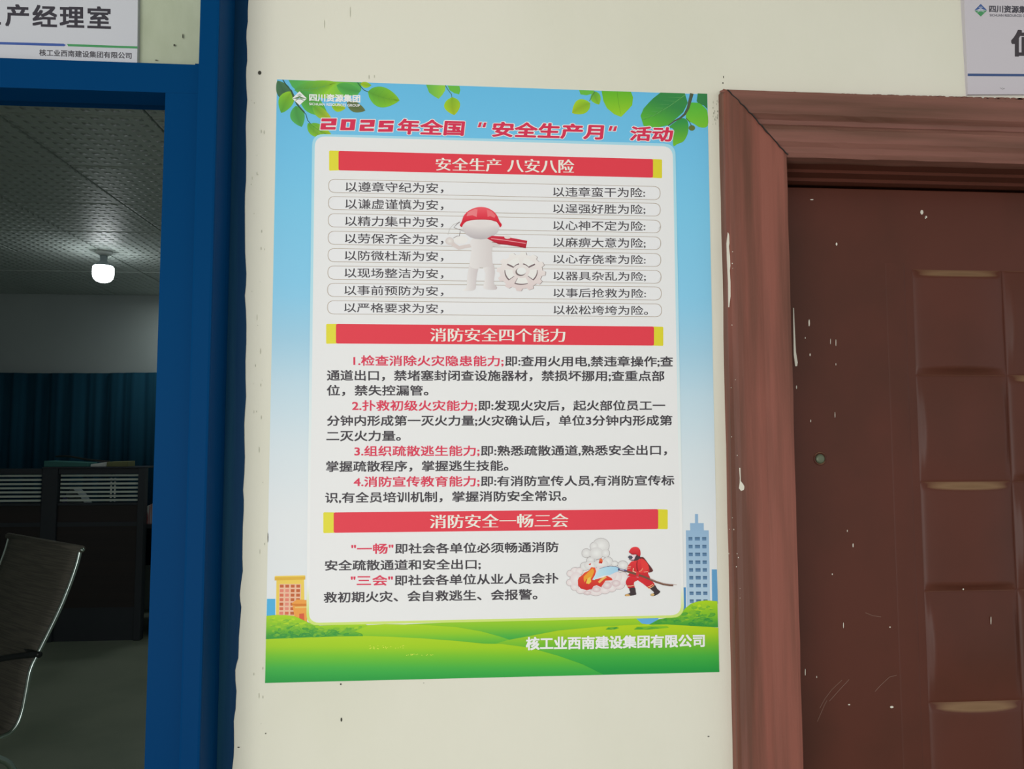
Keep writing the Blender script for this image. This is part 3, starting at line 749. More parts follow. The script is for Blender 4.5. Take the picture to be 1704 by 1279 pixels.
# heading bars
BARS = [((547.6, 250.4, 283.9), (563.3, 250.8, 283.2), (1086.7, 264.5, 295.5), (1101.7, 265.2, 296.4), ('安全生产 八安八险', 725, 262.4, 283.6, 955.6, 265.4, 288.4)),
        ((542.7, 538.7, 571.8), (559, 538.7, 571.3), (1088.3, 543, 574.8), (1103.8, 543.5, 575.3), ('消防安全四个能力', 715.7, 545.6, 568, 940.8, 546.6, 568.6)),
        ((538, 852, 886.8), (555.2, 852.3, 886.2), (1095.3, 846.7, 880), (1111.2, 847.4, 880.2), ('消防安全一畅三会', 715.2, 856.2, 878.8, 945.8, 854, 876.8))]
for (a, b, c_, d_, t) in BARS:
    ib = Ink(Y0)
    ib.poly(rrect((b[0], b[1]), (c_[0], c_[1]), (c_[0], c_[2]), (b[0], b[2]), 3, 3), (226, 60, 76), 13, xcuts=40)
    bar = ib.build('heading_bar', po)
    ib = Ink(Y0)
    ib.poly(rrect((a[0], a[1]), (b[0]+3, b[1]), (b[0]+3, b[2]), (a[0], a[2]), 2, 3), (226, 218, 60), 12); ib.build('yellow_bar_end', bar)
    ib = Ink(Y0)
    ib.poly(rrect((c_[0]-3, c_[1]), (d_[0], d_[1]), (d_[0], d_[2]), (c_[0]-3, c_[2]), 2, 3), (222, 212, 48), 12); ib.build('yellow_bar_end', bar)
    ib = Ink(Y0); text(ib, t[0], *t[1:], (250, 240, 226), 14, SONG, off=-.011); ib.build('lettering', bar)
# eight verse rows, each in an outlined capsule
LT = ['以遵章守纪为安，', '以谦虚谨慎为安，', '以精力集中为安，', '以劳保齐全为安，', '以防微杜渐为安，', '以现场整洁为安，', '以事前预防为安，', '以严格要求为安，']
RTx = ['以违章蛮干为险:', '以逞强好胜为险;', '以心神不定为险:', '以麻痹大意为险;', '以心存侥幸为险:', '以器具杂乱为险;', '以事后抢救为险:', '以松松垮垮为险。']
PL = [(546.4, 297.7, 320.3, 1099, 310, 332.7), (546, 326.3, 348.6, 1099.3, 338, 359.9), (545.8, 354.8, 377.6, 1099.6, 366, 387.7), (545.6, 384.2, 406.6, 1100, 393.8, 415.6),
      (545.5, 412.9, 435.6, 1100.2, 421.5, 443.6), (545.2, 441.7, 464.6, 1100.6, 449.6, 471.7), (544.6, 470.8, 493.3, 1101, 476.9, 499.5), (544.6, 499.8, 522.4, 1101.5, 505.1, 527.3)]
LTy = [(302.4, 318.5), (330.8, 347), (359.4, 375.5), (388.3, 404.2), (416.8, 432.6), (445.8, 461.3), (474.8, 490.2), (503.8, 519)]
RTy = [(311, 326.5), (339, 354.2), (366.9, 382.4), (395, 410.6), (423.2, 437.9), (451.2, 465.8), (479.4, 494), (507.7, 522.6)]
TXT = (74, 70, 76)
for i in range(8):
    x0, a, b, x1, c_, d_ = PL[i]
    ik = Ink(Y0)
    ik.poly(rrect((x0, a), (x1, c_), (x1, d_), (x0, b), 11.2, 8), (170, 152, 134), 13, xcuts=70)
    row = ik.build('verse_capsule', po)
    ik = Ink(Y0)
    ik.poly(rrect((x0+.9, a+.75), (x1-.9, c_+.75), (x1-.9, d_-.75), (x0+.9, b-.75), 10.6, 8), (233, 233, 236), 14, xcuts=70)
    ik.build('capsule_fill', row)
    ik = Ink(Y0)
    t0, b0 = LTy[i]; text(ik, LT[i], 574.9-i*.32, t0, b0, 738, t0+2.2-i*.07, b0+2.2-i*.07, TXT, 15, SEMI); ik.build('lettering', row)
    ik = Ink(Y0)
    t0, b0 = RTy[i]; xr = (1073.4, 1073.9, 1074, 1074.3, 1074.4, 1074.8, 1075, 1078.4)[i]
    text(ik, RTx[i], 920.4+i*.1, t0, b0, xr, t0+1.7-i*.06, b0+1.7-i*.06, TXT, 15, SEMI); ik.build('lettering', row)
# paragraphs
DK, RD = (66, 62, 68), (218, 58, 88)
PARA = [
 [(RD, '1.检查消除火灾隐患能力;', 588, 591.4, 608, 838, 592.2, 608.8), (DK, '即:查用火用电,禁违章操作;查', 840.6, 592.2, 608.8, 1120, 593, 609.6),
  (DK, '通道出口，禁堵塞封闭查设施器材，禁损坏挪用;查重点部', 544, 615.7, 632.8, 1105.6, 617, 633.6), (DK, '位，禁失控漏管。', 543.8, 640.5, 657.8, 713, 641.4, 657.6)],
 [(RD, '2.扑救初级火灾能力;', 585.8, 666, 682.9, 793.5, 666.4, 682.9), (DK, '即:发现火灾后，起火部位员工一', 796, 666.2, 682.9, 1107, 666.2, 682.4),
  (DK, '分钟内形成第一灭火力量;火灾确认后，单位3分钟内形成第', 544, 691.3, 708, 1118.8, 690.9, 707.4), (DK, '二灭火力量。', 543, 716.4, 733.6, 667, 716.6, 733)],
 [(RD, '3.组织疏散逃生能力;', 589.6, 741.8, 758.6, 798, 741.5, 758), (DK, '即:熟悉疏散通道,熟悉安全出口，', 800.3, 741.4, 758, 1110, 740.2, 756.6),
  (DK, '掌握疏散程序，掌握逃生技能。', 542.5, 767.2, 784.5, 846, 766, 782.6)],
 [(RD, '4.消防宣传教育能力;', 588.4, 793, 809.6, 798, 792, 808.6), (DK, '即:有消防宣传人员,有消防宣传标', 800.3, 792, 808.6, 1122, 790.6, 807),
  (DK, '识,有全员培训机制，掌握消防安全常识。', 541, 819.3, 836.3, 943, 816.2, 832.8)],
 [(RD, '"一畅"', 584.6, 904.6, 921.3, 654.6, 904, 920.6), (DK, '即社会各单位必须畅通消防', 657.6, 904.4, 920.8, 929.5, 901.4, 918), (DK, '安全疏散通道和安全出口;', 540.6, 932.2, 948.9, 800, 930, 946.4)],
 [(RD, '"三会"', 583.7, 957, 974, 653.8, 957, 973.6), (DK, '即社会各单位从业人员会扑', 657, 957, 973.6, 929.5, 953.2, 970), (DK, '救初期火灾、会自救逃生、会报警。', 538.5, 985.2, 1002.3, 894.3, 980, 996.8)]]
for p in PARA:
    ik = Ink(Y0)
    for t in p: text(ik, t[1], t[2], t[3], t[4], t[5], t[6], t[7], t[0], 13, BODY)
    ik.build('paragraph_lettering', po)
ik = Ink(Y0); text(ik, '核工业西南建设集团有限公司', 875, 1060.4, 1080.8, 1172.8, 1055.2, 1075.2, (236, 244, 236), 12, HEAVY); ik.build('company_name_lettering', po)
# printed worker with gear
wk = Ink(Y0)
def q7(x, y): return (720+x/7.105, 320+y/7.105)
def P7(*p): return [q7(*a) for a in p]
gc = q7(1045, 935); GXr, GYr = 35.5, 28.5
def gear(cx_, cy_, c, lay, dx=0, dy=0):
    n = 96; P = []
    for k in range(n):
        a = 2*math.pi*k/n; ph = (k % 8)/8
        r = 1.14 if ph < .5 else 1.0
        P.append((cx_+dx+GXr*r*math.cos(a), cy_+dy+GYr*r*math.sin(a)))
    wk.poly(P, c, lay)
gear(*gc, (166, 154, 154), 16.5, 1.2, .3)
gear(*gc, lambda x, y: lerp((238, 234, 232), (224, 208, 208), (y-gc[1]+30)/60), 17)
def ann(r0, r1, a0, a1, c, lay, dx=0, dy=0, n=10):
    P = [(gc[0]+dx+GXr*r1*math.cos(a0+(a1-a0)*k/n), gc[1]+dy+GYr*r1*math.sin(a0+(a1-a0)*k/n)) for k in range(n+1)]
    P += [(gc[0]+dx+GXr*r0*math.cos(a1+(a0-a1)*k/4), gc[1]+dy+GYr*r0*math.sin(a1+(a0-a1)*k/4)) for k in range(5)]
    wk.poly(P, c, lay)
for k in range(5):
    a = math.radians(90+72*k)
    ann(.42, .78, a-.42, a+.42, (122, 104, 108), 17.4)
    ann(.44, .78, a-.40, a+.40, (236, 234, 232), 17.8, 1.4 if k in (0, 1, 2) else -1.2, -1.8)
wk.ell(gc[0]-.8, gc[1]+.8, 8.6, 6.6, (120, 106, 106), 17.6); wk.ell(gc[0]+.6, gc[1]-.6, 7.8, 6, (240, 238, 236), 17.9)
# figure
sk, skd = (232, 228, 228), (204, 194, 196)
leg1 = P7((445, 830), (540, 850), (525, 960), (512, 1060), (505, 1140), (450, 1163), (360, 1163), (350, 1150), (400, 1120), (408, 1000))
leg2 = P7((590, 860), (705, 830), (735, 930), (728, 1010), (725, 1080), (762, 1120), (745, 1148), (660, 1150), (600, 1130), (612, 1050), (625, 960))
wk.poly(leg1, lambda x, y: lerp(sk, skd, (x-776)/22), 18, xcuts=4, sm=3); wk.poly(leg2, lambda x, y: lerp(sk, skd, (x-806)/20), 18, xcuts=4, sm=3)
wk.poly(P7((475, 545), (560, 555), (700, 540), (745, 580), (800, 605), (790, 630), (715, 640), (700, 700), (703, 860), (640, 880), (600, 890), (570, 885), (520, 905), (440, 870), (448, 760), (460, 660), (440, 600)), lambda x, y: lerp(sk, (214, 206, 206), (x-782)/40), 18.5, xcuts=4, sm=3)
wk.line([q7(470, 625), q7(380, 640), q7(310, 655), q7(250, 620), q7(205, 570)], 5.5, (218, 206, 204), 18.2, 7)
wk.ell(*q7(200, 575), 7, 6.5, (214, 204, 202), 18.6, ci=(234, 230, 228))
wk.ell(*q7(330, 560), 12, 7, (236, 233, 232), 18.4)
wk.line([q7(245, 540), q7(290, 515), q7(315, 515), q7(325, 460)], 1, (150, 140, 140), 18.9)
wk.line([q7(320, 350), q7(285, 375), q7(250, 415), q7(330, 445), q7(400, 470)], 1.2, (130, 118, 118), 18.9, .6)
wk.line([q7(315, 350), q7(245, 380), q7(200, 430), q7(180, 500)], .8, (200, 196, 194), 18.7)
wk.ell(*q7(570, 410), 30.6, 20.5, lambda x, y: lerp((228, 222, 222), (190, 182, 186), (y-372)/24) if y > 372 else (232, 226, 226), 19, ci=(226, 220, 220))
hm = P7((322, 385), (345, 340), (365, 280), (420, 220), (500, 182), (575, 172), (650, 185), (720, 225), (765, 280), (790, 340), (815, 375), (812, 400), (795, 412), (782, 385), (740, 340), (650, 325), (560, 322), (470, 328), (400, 345), (360, 380), (345, 410), (328, 400))
wk.poly(hm, lambda x, y: lerp((240, 92, 104), (214, 30, 54), (y-345)/26), 20, cuts=4, sm=3)
wk.poly(P7((415, 235), (500, 195), (530, 200), (520, 290), (470, 270), (400, 280)), (244, 128, 134), 20.6)
wk.poly(P7((640, 200), (700, 225), (745, 275), (730, 300), (680, 280), (650, 290)), (242, 112, 120), 20.6)
wk.line(P7((345, 350), (450, 322), (560, 316), (680, 322), (770, 350)), .8, (180, 24, 44), 20.8)
wk.poly(P7((640, 545), (700, 512), (850, 522), (1118, 572), (1100, 660), (930, 625), (780, 612)), lambda x, y: lerp((206, 42, 66), (176, 20, 44), (y-393)/18), 19.6, cuts=3)
wk.line(P7((690, 545), (850, 565), (1100, 602)), 1.3, (246, 150, 160), 20.2)
wk.line(P7((700, 585), (850, 612), (1095, 652)), 1, (150, 14, 34), 20.2)
wk.ell(*q7(885, 528), 5.4, 3, (228, 220, 218), 20.3)
wk.build('worker_and_gear_print', po)
# printed fire and fireman
ff = Ink(Y0)
def q8(x, y): return (930+x/7.99, 850+y/7.99)
puffs = [(560, 460, 110, 98), (470, 470, 55, 55), (365, 560, 60, 60), (500, 560, 95, 80), (620, 560, 55, 55), (420, 650, 50, 40), (650, 670, 65, 60), (740, 700, 45, 35), (345, 735, 62, 55), (850, 720, 68, 58),
         (215, 790, 55, 40), (150, 830, 45, 42), (270, 800, 50, 50), (150, 950, 50, 45), (210, 1010, 50, 45), (290, 1050, 60, 48), (380, 1075, 60, 40), (490, 1080, 85, 45), (610, 1050, 70, 50), (700, 1020, 65, 55), (800, 980, 75, 60),
         (850, 900, 70, 90), (640, 980, 70, 60), (500, 1030, 65, 50), (760, 880, 80, 80), (230, 900, 80, 90), (420, 720, 90, 60), (560, 700, 100, 60), (600, 850, 170, 120)]
for x, y, a, b in puffs: ff.ell(*q8(x, y), a/7.99+.5, b/7.99+.5, (158, 150, 152), 16, n=20)
for n_, (x, y, a, b) in enumerate(puffs):
    low = y > 780
    ff.ell(*q8(x, y), a/7.99, b/7.99, (228, 214, 216) if low else (216, 214, 214), 16.6+n_*.02, n=20, ci=(240, 232, 232) if low else (236, 236, 235))
for x, y, a, b in ((640, 985, 62, 50), (500, 1040, 56, 40), (380, 1085, 50, 26), (760, 960, 60, 44)):
    ff.ell(*q8(x, y), a/7.99, b/7.99, (214, 190, 194), 17.6, n=18, ci=(240, 228, 228))
ff.poly([q8(*p) for p in ((300, 860), (340, 820), (400, 790), (430, 745), (480, 750), (495, 800), (480, 850), (460, 900), (500, 905), (540, 895), (600, 880), (640, 860), (700, 890), (716, 920), (620, 925), (590, 970), (560, 1010), (500, 985), (460, 1000), (440, 1035), (370, 1052), (290, 1030), (255, 985), (252, 920), (265, 885))],
        lambda x, y: lerp((236, 96, 48), (206, 40, 40), (y-942)/38), 18, cuts=4, xcuts=6)
ff.poly([q8(*p) for p in ((330, 870), (400, 800), (450, 760), (470, 800), (440, 880), (400, 920), (370, 900), (340, 950), (330, 910))], (250, 160, 50), 18.6)
ff.poly([q8(*p) for p in ((380, 900), (420, 870), (430, 940), (400, 970), (360, 960))], (252, 200, 84), 18.8)
ff.poly([q8(*p) for p in ((560, 900), (610, 870), (640, 880), (600, 905), (540, 960), (520, 940))], (250, 190, 100), 18.8)
ff.poly([q8(*p) for p in ((530, 690), (540, 640), (565, 625), (585, 660), (575, 695))], (238, 110, 60), 18.2); ff.poly([q8(*p) for p in ((530, 695), (540, 665), (575, 675), (575, 697))], (196, 50, 40), 18.5)
ff.poly([q8(*p) for p in ((395, 715), (405, 700), (428, 690), (420, 722))], (206, 80, 66), 18.2)
ff.poly([q8(*p) for p in ((445, 910), (480, 850), (530, 780), (600, 745), (680, 735), (760, 740), (805, 760), (800, 795), (740, 820), (680, 850), (600, 855), (530, 880), (470, 918))], lambda x, y: lerp((200, 228, 240), (164, 208, 236), (x-985)/45), 19, xcuts=6)
ff.line([q8(*p) for p in ((540, 765), (600, 745), (680, 736), (760, 740), (805, 758))], .7, (96, 120, 150), 19.4)
ff.build('fire_and_smoke_print', po)
fm = Ink(Y0)
def q11(x, y): return (1030+x/11.627, 890+y/11.627)
def P11(*p): return [q11(*a) for a in p]
R1, R2, BK = (220, 44, 52), (176, 24, 38), (62, 50, 54)
fm.poly(P11((395, 455), (440, 425), (485, 440), (560, 540), (655, 670), (645, 705), (600, 722), (560, 700)), (98, 44, 44), 19, sm=3)
fm.poly(P11((200, 800), (370, 820), (390, 860), (300, 905), (290, 960), (305, 1040), (200, 1040), (150, 970), (132, 900)), lambda x, y: lerp(R1, R2, (y-958)/30), 20, cuts=6, sm=3)
fm.poly(P11((360, 860), (420, 780), (560, 770), (615, 860), (690, 960), (600, 1040), (540, 1000), (450, 930)), lambda x, y: lerp(R1, (200, 36, 46), (x-1060)/30), 19.8, xcuts=6, sm=3)
fm.poly(P11((200, 1035), (305, 1015), (325, 1100), (325, 1155), (180, 1178), (120, 1178), (125, 1150), (215, 1115)), BK, 20.2, sm=3)
fm.poly(P11((605, 1030), (690, 965), (740, 1040), (800, 1100), (700, 1172), (615, 1172), (620, 1140), (680, 1110)), BK, 20.2, sm=3)
fm.poly(P11((118, 1165), (140, 1140), (185, 1140), (220, 1165), (200, 1180), (120, 1180)), (214, 170, 110), 20.6)
fm.poly(P11((615, 1160), (630, 1130), (665, 1128), (690, 1150), (670, 1172), (615, 1172)), (220, 184, 120), 20.6)
fm.line(P11((150, 985), (230, 985), (300, 968)), 1.1, (246, 200, 160), 20.8); fm.line(P11((545, 1010), (600, 990), (660, 950)), 1.1, (246, 200, 140), 20.8); fm.line(P11((575, 1035), (630, 1010), (680, 975)), .9, (246, 200, 140), 20.8)
fm.poly(P11((255, 500), (340, 490), (420, 455), (480, 470), (560, 560), (590, 690), (560, 740), (600, 830), (450, 800), (380, 810), (180, 790), (200, 740), (160, 700), (160, 640), (185, 580)), lambda x, y: lerp((228, 56, 60), (200, 34, 44), (y-930)/30), 20.4, cuts=6, sm=3)
fm.poly(P11((420, 470), (500, 490), (560, 570), (570, 650), (480, 720), (400, 730), (390, 700), (440, 640)), (228, 60, 58), 21, sm=3)
fm.line(P11((355, 500), (345, 560), (350, 640), (365, 700)), 1.4, (120, 22, 30), 21.2)
fm.line(P11((390, 705), (430, 690), (460, 640)), 1.2, (240, 150, 120), 21.4); fm.line(P11((480, 716), (560, 706)), 1, (246, 180, 150), 21.2)
fm.line(P11((160, 620), (230, 600)), .9, (246, 190, 160), 21.2); fm.line(P11((165, 650), (225, 632)), .8, (246, 190, 160), 21.2)
fm.line(P11((280, 640), (270, 700), (350, 730)), 1.6, (240, 190, 160), 21.4)
fm.line(P11((-20, 665), (60, 680), (150, 700), (250, 730), (360, 765), (470, 800), (600, 855), (720, 905), (860, 950), (980, 968), (1050, 970)), 3.2, (112, 80, 64), 22, 3.4)
fm.line(P11((600, 845), (720, 892), (860, 938), (980, 955), (1120, 960)), 1.1, (176, 140, 128), 22.4, .5)
fm.line(P11((-20, 655), (60, 672), (150, 690)), 2.6, (84, 84, 130), 22.6); fm.line(P11((20, 664), (100, 682)), 1.1, (226, 222, 236), 22.9)
fm.poly(P11((340, 700), (385, 720), (380, 790), (345, 800), (330, 750)), (216, 46, 54), 23, sm=3)
fm.ell(*q11(260, 440), 6.4, 5.6, (232, 208, 216), 21.6); fm.poly(P11((170, 425), (200, 395), (245, 400), (270, 430), (250, 462), (205, 465)), (74, 76, 90), 22)
fm.poly(P11((185, 465), (240, 490), (320, 495), (385, 470), (410, 400), (350, 380), (310, 430), (290, 475), (230, 470)), (74, 56, 64), 21.8, sm=3)
fm.poly(P11((192, 325), (210, 290), (240, 250), (290, 230), (350, 232), (395, 265), (415, 320), (412, 400), (370, 405), (330, 370), (270, 380), (225, 350)), lambda x, y: lerp((232, 60, 66), (196, 30, 44), (y-910)/15), 22.6, cuts=4, sm=3)
fm.line(P11((200, 335), (250, 370), (330, 372), (375, 400)), .9, (120, 18, 34), 23.2)
fm.build('firefighter_print', po)

# ---------------------------------------------------------------- the two name plates
def plate(name, corners, Yf, Yb, m, label, grp=None):
    r = root(name, label, 'sign')
    bm = bmesh.new(); a = [bm.verts.new(U(x, y, Yf)) for x, y in corners]; P = [v.co.copy() for v in a]
    b = [bm.verts.new((p.x, Yb, p.z)) for p in P]
    bm.faces.new(a)
    bm.faces.new(b[::-1])
    for k in range(4): bm.faces.new((a[k], a[(k+1) % 4], b[(k+1) % 4], b[k]))
    obj('board', bm, m, r); return r
LYs = WY-.005
s1 = plate('door_name_plate', [(-81, -125.6), (230.6, -110), (228.2, 104.3), (-87, 94.4)], LYs, WY+.002, M['sign_left'], 'white name plate with bold black characters above the blue doorway')
SK = None
ik = Ink(LYs); DKs = (52, 49, 58)
text(ik, '生', -38, 4.6, 40, 1.5, 6.2, 41.4, DKs, 2, BODY); text(ik, '产经理室', 8.7, 7.4, 42.6, 184.6, 12.4, 48.2, DKs, 2, [(a*1.35, b*1.2) for a, b in BODY]+[(0, 0)], sp=1.16); ik.build('lettering', s1)
ik = Ink(LYs)
text(ik, '核工业西南建设集团有限公司', 65.2, 82, 92.6, 218.9, 87.6, 97.6, (70, 68, 74), 2, BODY); ik.build('company_name_lettering', s1)
ik = Ink(LYs); ik.poly([(-85.5, 67.3), (0, 69.7), (106, 72.6), (109.5, 74.8), (107, 76.9), (0, 73.9), (-85.5, 71.5)], (58, 84, 150), 2); ik.build('blue_stripe', s1)
ik = Ink(LYs); ik.poly([(111, 73), (228.8, 77.2), (228.8, 80.8), (113.4, 77), (112.6, 75)], (66, 140, 88), 2); ik.build('green_stripe', s1)
RYs = WY-.0045
s2 = root('door_name_plate', 'white name plate with coloured diamond logo above the brown door', 'sign')
bl_, tl_ = U(1610.8, 157, RYs), U(1604.4, 0, RYs-.003)
wv = (U(1704, 156.7, RYs)-bl_)*(.40/(U(1704, 156.7, RYs)-bl_).length)
hv = (tl_-bl_)*1.12
def onface(px, py, up=0.0):   # pixel onto the plate's slightly leaning face
    nn = wv.cross(hv).normalized(); nn = -nn if nn.y > 0 else nn
    d = _fw + RT*((px-CX)/F_PX) - UP*((py-CY)/F_PX)
    return CAM + d*((bl_+nn*up-CAM).dot(nn)/d.dot(nn))
bm = bmesh.new()
fr = [bl_+hv, bl_+hv+wv, bl_+wv, bl_]
a = [bm.verts.new(p) for p in fr]; bk = [bm.verts.new((p.x-.0002, WY, p.z)) for p in fr]
bm.faces.new(a); bm.faces.new(bk[::-1])
for k in range(4): bm.faces.new((a[k], a[(k+1) % 4], bk[(k+1) % 4], bk[k]))
obj('board', bm, M['sign'], s2)
YT = RYs
class FaceInk(Ink):
    def raw(s, verts, faces, cols, lay):
        n = len(s.v)
        s.v += [onface(x, y, lay*LAY) for x, y in verts]; s.f += [tuple(i+n for i in f) for f in faces]; s.c += [alb(c, s.k) for c in cols]
def tilt(o): pass
ik = FaceInk(YT); text(ik, '值班室', 1682.3, 50.8, 92.4, 1832, 53, 95, (66, 60, 66), 1, HEAVY); tilt(ik.build('lettering', s2))
ik = FaceInk(YT); mark(ik, 1632, 17, 10.4, 10.6, (62, 90, 148), (74, 146, 96), (190, 192, 206), 1); tilt(ik.build('logo_print', s2))
ik = FaceInk(YT); text(ik, '四川资源集团', 1646, 8.8, 20, 1720, 10.6, 22, (70, 68, 78), 1, HEAVY); text(ik, 'SICHUAN RESOURCES GROUP', 1647, 23.2, 27.2, 1720, 24.4, 28.4, (80, 78, 90), 1, BODY, vt=.72, vb=0); tilt(ik.build('company_name_lettering', s2))
ik = FaceInk(YT); ik.poly([(1610.4, 122.3), (2000, 124.8), (2000, 129), (1610.4, 126.5)], (62, 84, 130), 1); tilt(ik.build('blue_stripe', s2))
ik = FaceInk(YT); ik.line([(1664, 146), (1668, 148.5), (1672, 147)], .7, (130, 126, 130), 1); ik.line([(1667, 145.5), (1671, 148)], .5, (130, 126, 130), 1); tilt(ik.build('scratch_mark', s2))

# ---------------------------------------------------------------- inside the office
# LED bulb lamp on the ceiling
bp = UF(173, 419, 2.8)
lamp = root('ceiling_bulb_lamp', 'glowing white LED bulb in a holder on the office ceiling', 'lamp')
bm = bmesh.new(); lathe(bm, [(.055, 0), (.055, -.012), (.04, -.022), (.028, -.03)], (bp.x, bp.y, CZ+.003)); obj('base', bm, M['white'], lamp, True)
bm = bmesh.new(); lathe(bm, [(.024, -.028), (.022, -.06), (.030, -.075), (.05, -.088), (.062, -.098), (.060, -.102)], (bp.x, bp.y, CZ)); obj('lamp_holder', bm, M['grey_cloth'], lamp, True)
em = bpy.data.materials.new('lit_bulb'); em.use_nodes = True; eb = em.node_tree.nodes['Principled BSDF']
eb.inputs['Emission Color'].default_value = (.93, .98, 1, 1); eb.inputs['Emission Strength'].default_value = 16
bm = bmesh.new(); lathe(bm, [(.058, -.101), (.066, -.108), (.068, -.125), (.067, -.165), (.061, -.188), (.045, -.205), (.02, -.214), (.001, -.216)], (bp.x, bp.y, CZ)); obj('bulb', bm, em, lamp, True)

# curtain on the back wall
CYy = 6.95
bm = bmesh.new(); n = 220; x0c, x1c = -4.7, -2.3; g = []
rr = random.Random(2)
for i in range(n+1):
    x = x0c+(x1c-x0c)*i/n
    dy = .014*math.sin(i*.42)+.018*math.sin(i*.13+1)+.005*math.sin(i*1.1)
    zt = U(160, 621, CYy).z + .03*((x+3.6)/1.0)**2*.35
    g.append((bm.verts.new((x, CYy+dy*.6, zt)), bm.verts.new((x, CYy+dy, 1.3)), bm.verts.new((x+.01*math.sin(i*.2), CYy+dy*1.2, .42))))
for i in range(n):
    for k in range(2): bm.faces.new((g[i][k], g[i+1][k], g[i+1][k+1], g[i][k+1]))
cu_ = obj('curtain', bm, M['curtain'], None, True)
tag(cu_, 'dark teal curtain hanging along the back wall of the office', 'curtain')
sd = cu_.modifiers.new('s', 'SOLIDIFY'); sd.thickness = .003

# cubicle screens
PYd = 6.1
def X(px, Y=6.1): return U(px, 900, Y).x
def Z(py): return U(160, py, PYd).z
def screen(x0, x1, label, posts, glass=True):
    r = root('cubicle_screen', label, 'screen', 'cubicle screens in the office')
    zt, zw0, zw1 = Z(779), Z(836), Z(788)
    boxo('top_rail', M['frame_dark'], r, x0, x1, PYd-.02, PYd+.03, zw1, zt, bev=.003)
    boxo('middle_rail', M['frame_dark'], r, x0, x1, PYd-.02, PYd+.03, zw0-.02, zw0, bev=.003)
    for (a, b) in posts: boxo('post', M['frame_dark'], r, a, b, PYd-.03, PYd+.04, 0.0, zt+.002, bev=.004)
    zb = Z(1010)
    boxo('lower_panel', M['panel_dark'], r, x0, x1, PYd-.012, PYd+.02, Z(868), zw0-.02)
    boxo('lower_panel', M['panel_dark'], r, x0, x1, PYd-.012, PYd+.02, zb, Z(875))
    boxo('trim_strip', M['frame_dark'], r, x0, x1, PYd-.016, PYd+.02, Z(875), Z(868))
    boxo('skirting', M['frame_dark'], r, x0, x1, PYd-.008, PYd+.016, 0.0, zb)
    hgt = (zw1-zw0); ns = 7
    for k in range(ns):
        z = zw0+hgt*(k+.6)/ns
        o = boxo('blind_slat', M['slat'], r, x0+.01, x1-.01, PYd-.004, PYd+.008, z-.0075, z+.0075)
    return r
screen(-4.45, X(67.5), 'dark office cubicle screen left of the wide post, with pale blind slats', [(-4.48, -4.45)])
sr = screen(X(95), X(230), 'dark office cubicle screen right of the wide post, with folders lying on top', [(X(69), X(95)), (X(229), X(240))])
for dx in (0, .028): 
    bm = bmesh.new()
    for k in range(8):
        z = Z(836)+(k+.3)*(Z(788)-Z(836))/8; box(bm, X(181)+dx, X(181)+dx+.012, PYd-.008, PYd-.004, z, z+.014)
    tag(obj('ladder_tape', bm, M['white'], sr), kind='stuff')
# desk behind the screens
dk = root('office_desk', 'dark office desk behind the cubicle screens', 'desk')
boxo('desk_top', M['frame_dark'], dk, -4.4, X(262), PYd+.05, 6.8, .82, .85, bev=.004)
for x in (-4.38, X(262)-.06): boxo('side_panel', M['panel_dark'], dk, x, x+.03, PYd+.08, 6.75, 0, .82)
zt = Z(779)
# shelf board along the top of the right-hand screen and things on it
boxo('top_shelf', M['frame_dark'], sr, X(68.5), X(240), PYd-.03, PYd+.2, zt, zt+.012, bev=.003)
zs = zt+.0125
def thing(name, m, label, cat, bm): o = obj(name, bm, m); tag(o, label, cat); return o
def wedge(x0, x1, y0, y1, z0, h0, h1):
    bm = bmesh.new(); box(bm, x0, x1, y0, y1, z0, z0+h0)
    for v in bm.verts:
        if v.co.z > z0+h0/2: v.co.z = z0 + (h0 if v.co.x < (x0+x1)/2 else h1)
    bmesh.ops.bevel(bm, geom=bm.edges[:], offset=.002, segments=1, affect='EDGES'); return bm
thing('box_file', M['teal'], 'teal card folder lying on the left end of the screen top', 'folder', wedge(X(68), X(140), PYd, PYd+.17, zs, .045, .03))
bm = bmesh.new(); tube(bm, smoothpath([(X(78), PYd+.08, zs+.075), (X(100), PYd+.07, zs+.078), (X(135), PYd+.06, zs+.052), (X(172), PYd+.06, zs+.036)]), .008)
thing('document_tube', M['black'], 'slim dark rod lying across the folders on the screen top', 'rod', bm)
thing('paper_bundle', M['white'], 'small white crumpled paper bundle on the screen top', 'paper', wedge(X(146), X(171), PYd, PYd+.1, zs, .018, .034))
thing('card_box', M['olive'], 'olive coloured flat box on the right of the screen top', 'box', wedge(X(173), X(208), PYd, PYd+.14, zs, .036, .04))
bm = bmesh.new(); pts8 = [(X(118), 0), (X(164), 0), (X(160), .1), (X(140), .27), (X(128), .34), (X(119), .28)]
a = [bm.verts.new((x*1.06, 6.35, .852+z*.8)) for x, z in pts8]; b = [bm.verts.new((x*1.06, 6.47, .852+z*.8)) for x, z in pts8]
bm.faces.new(a); bm.faces.new(b[::-1])
for k in range(6): bm.faces.new((a[k], a[(k+1) % 6], b[(k+1) % 6], b[k]))
thing('paper_bag', M['grey_cloth'], 'pale grey sloping bag on the desk seen through the blind slats', 'bag', bm)
thing('box_file', M['navy'], 'navy box standing on the desk behind the blind slats', 'box', box(bmesh.new(), X(92)*1.04, X(112)*1.04, 6.25, 6.32, .852, 1.06, bev=.004))
o = thing('paper_stack', M['red'], 'stack of red and white striped papers at the right desk end', 'paper', wedge(X(241, 6.2), X(260, 6.2), PYd+.08, PYd+.4, .851, .13, .17))

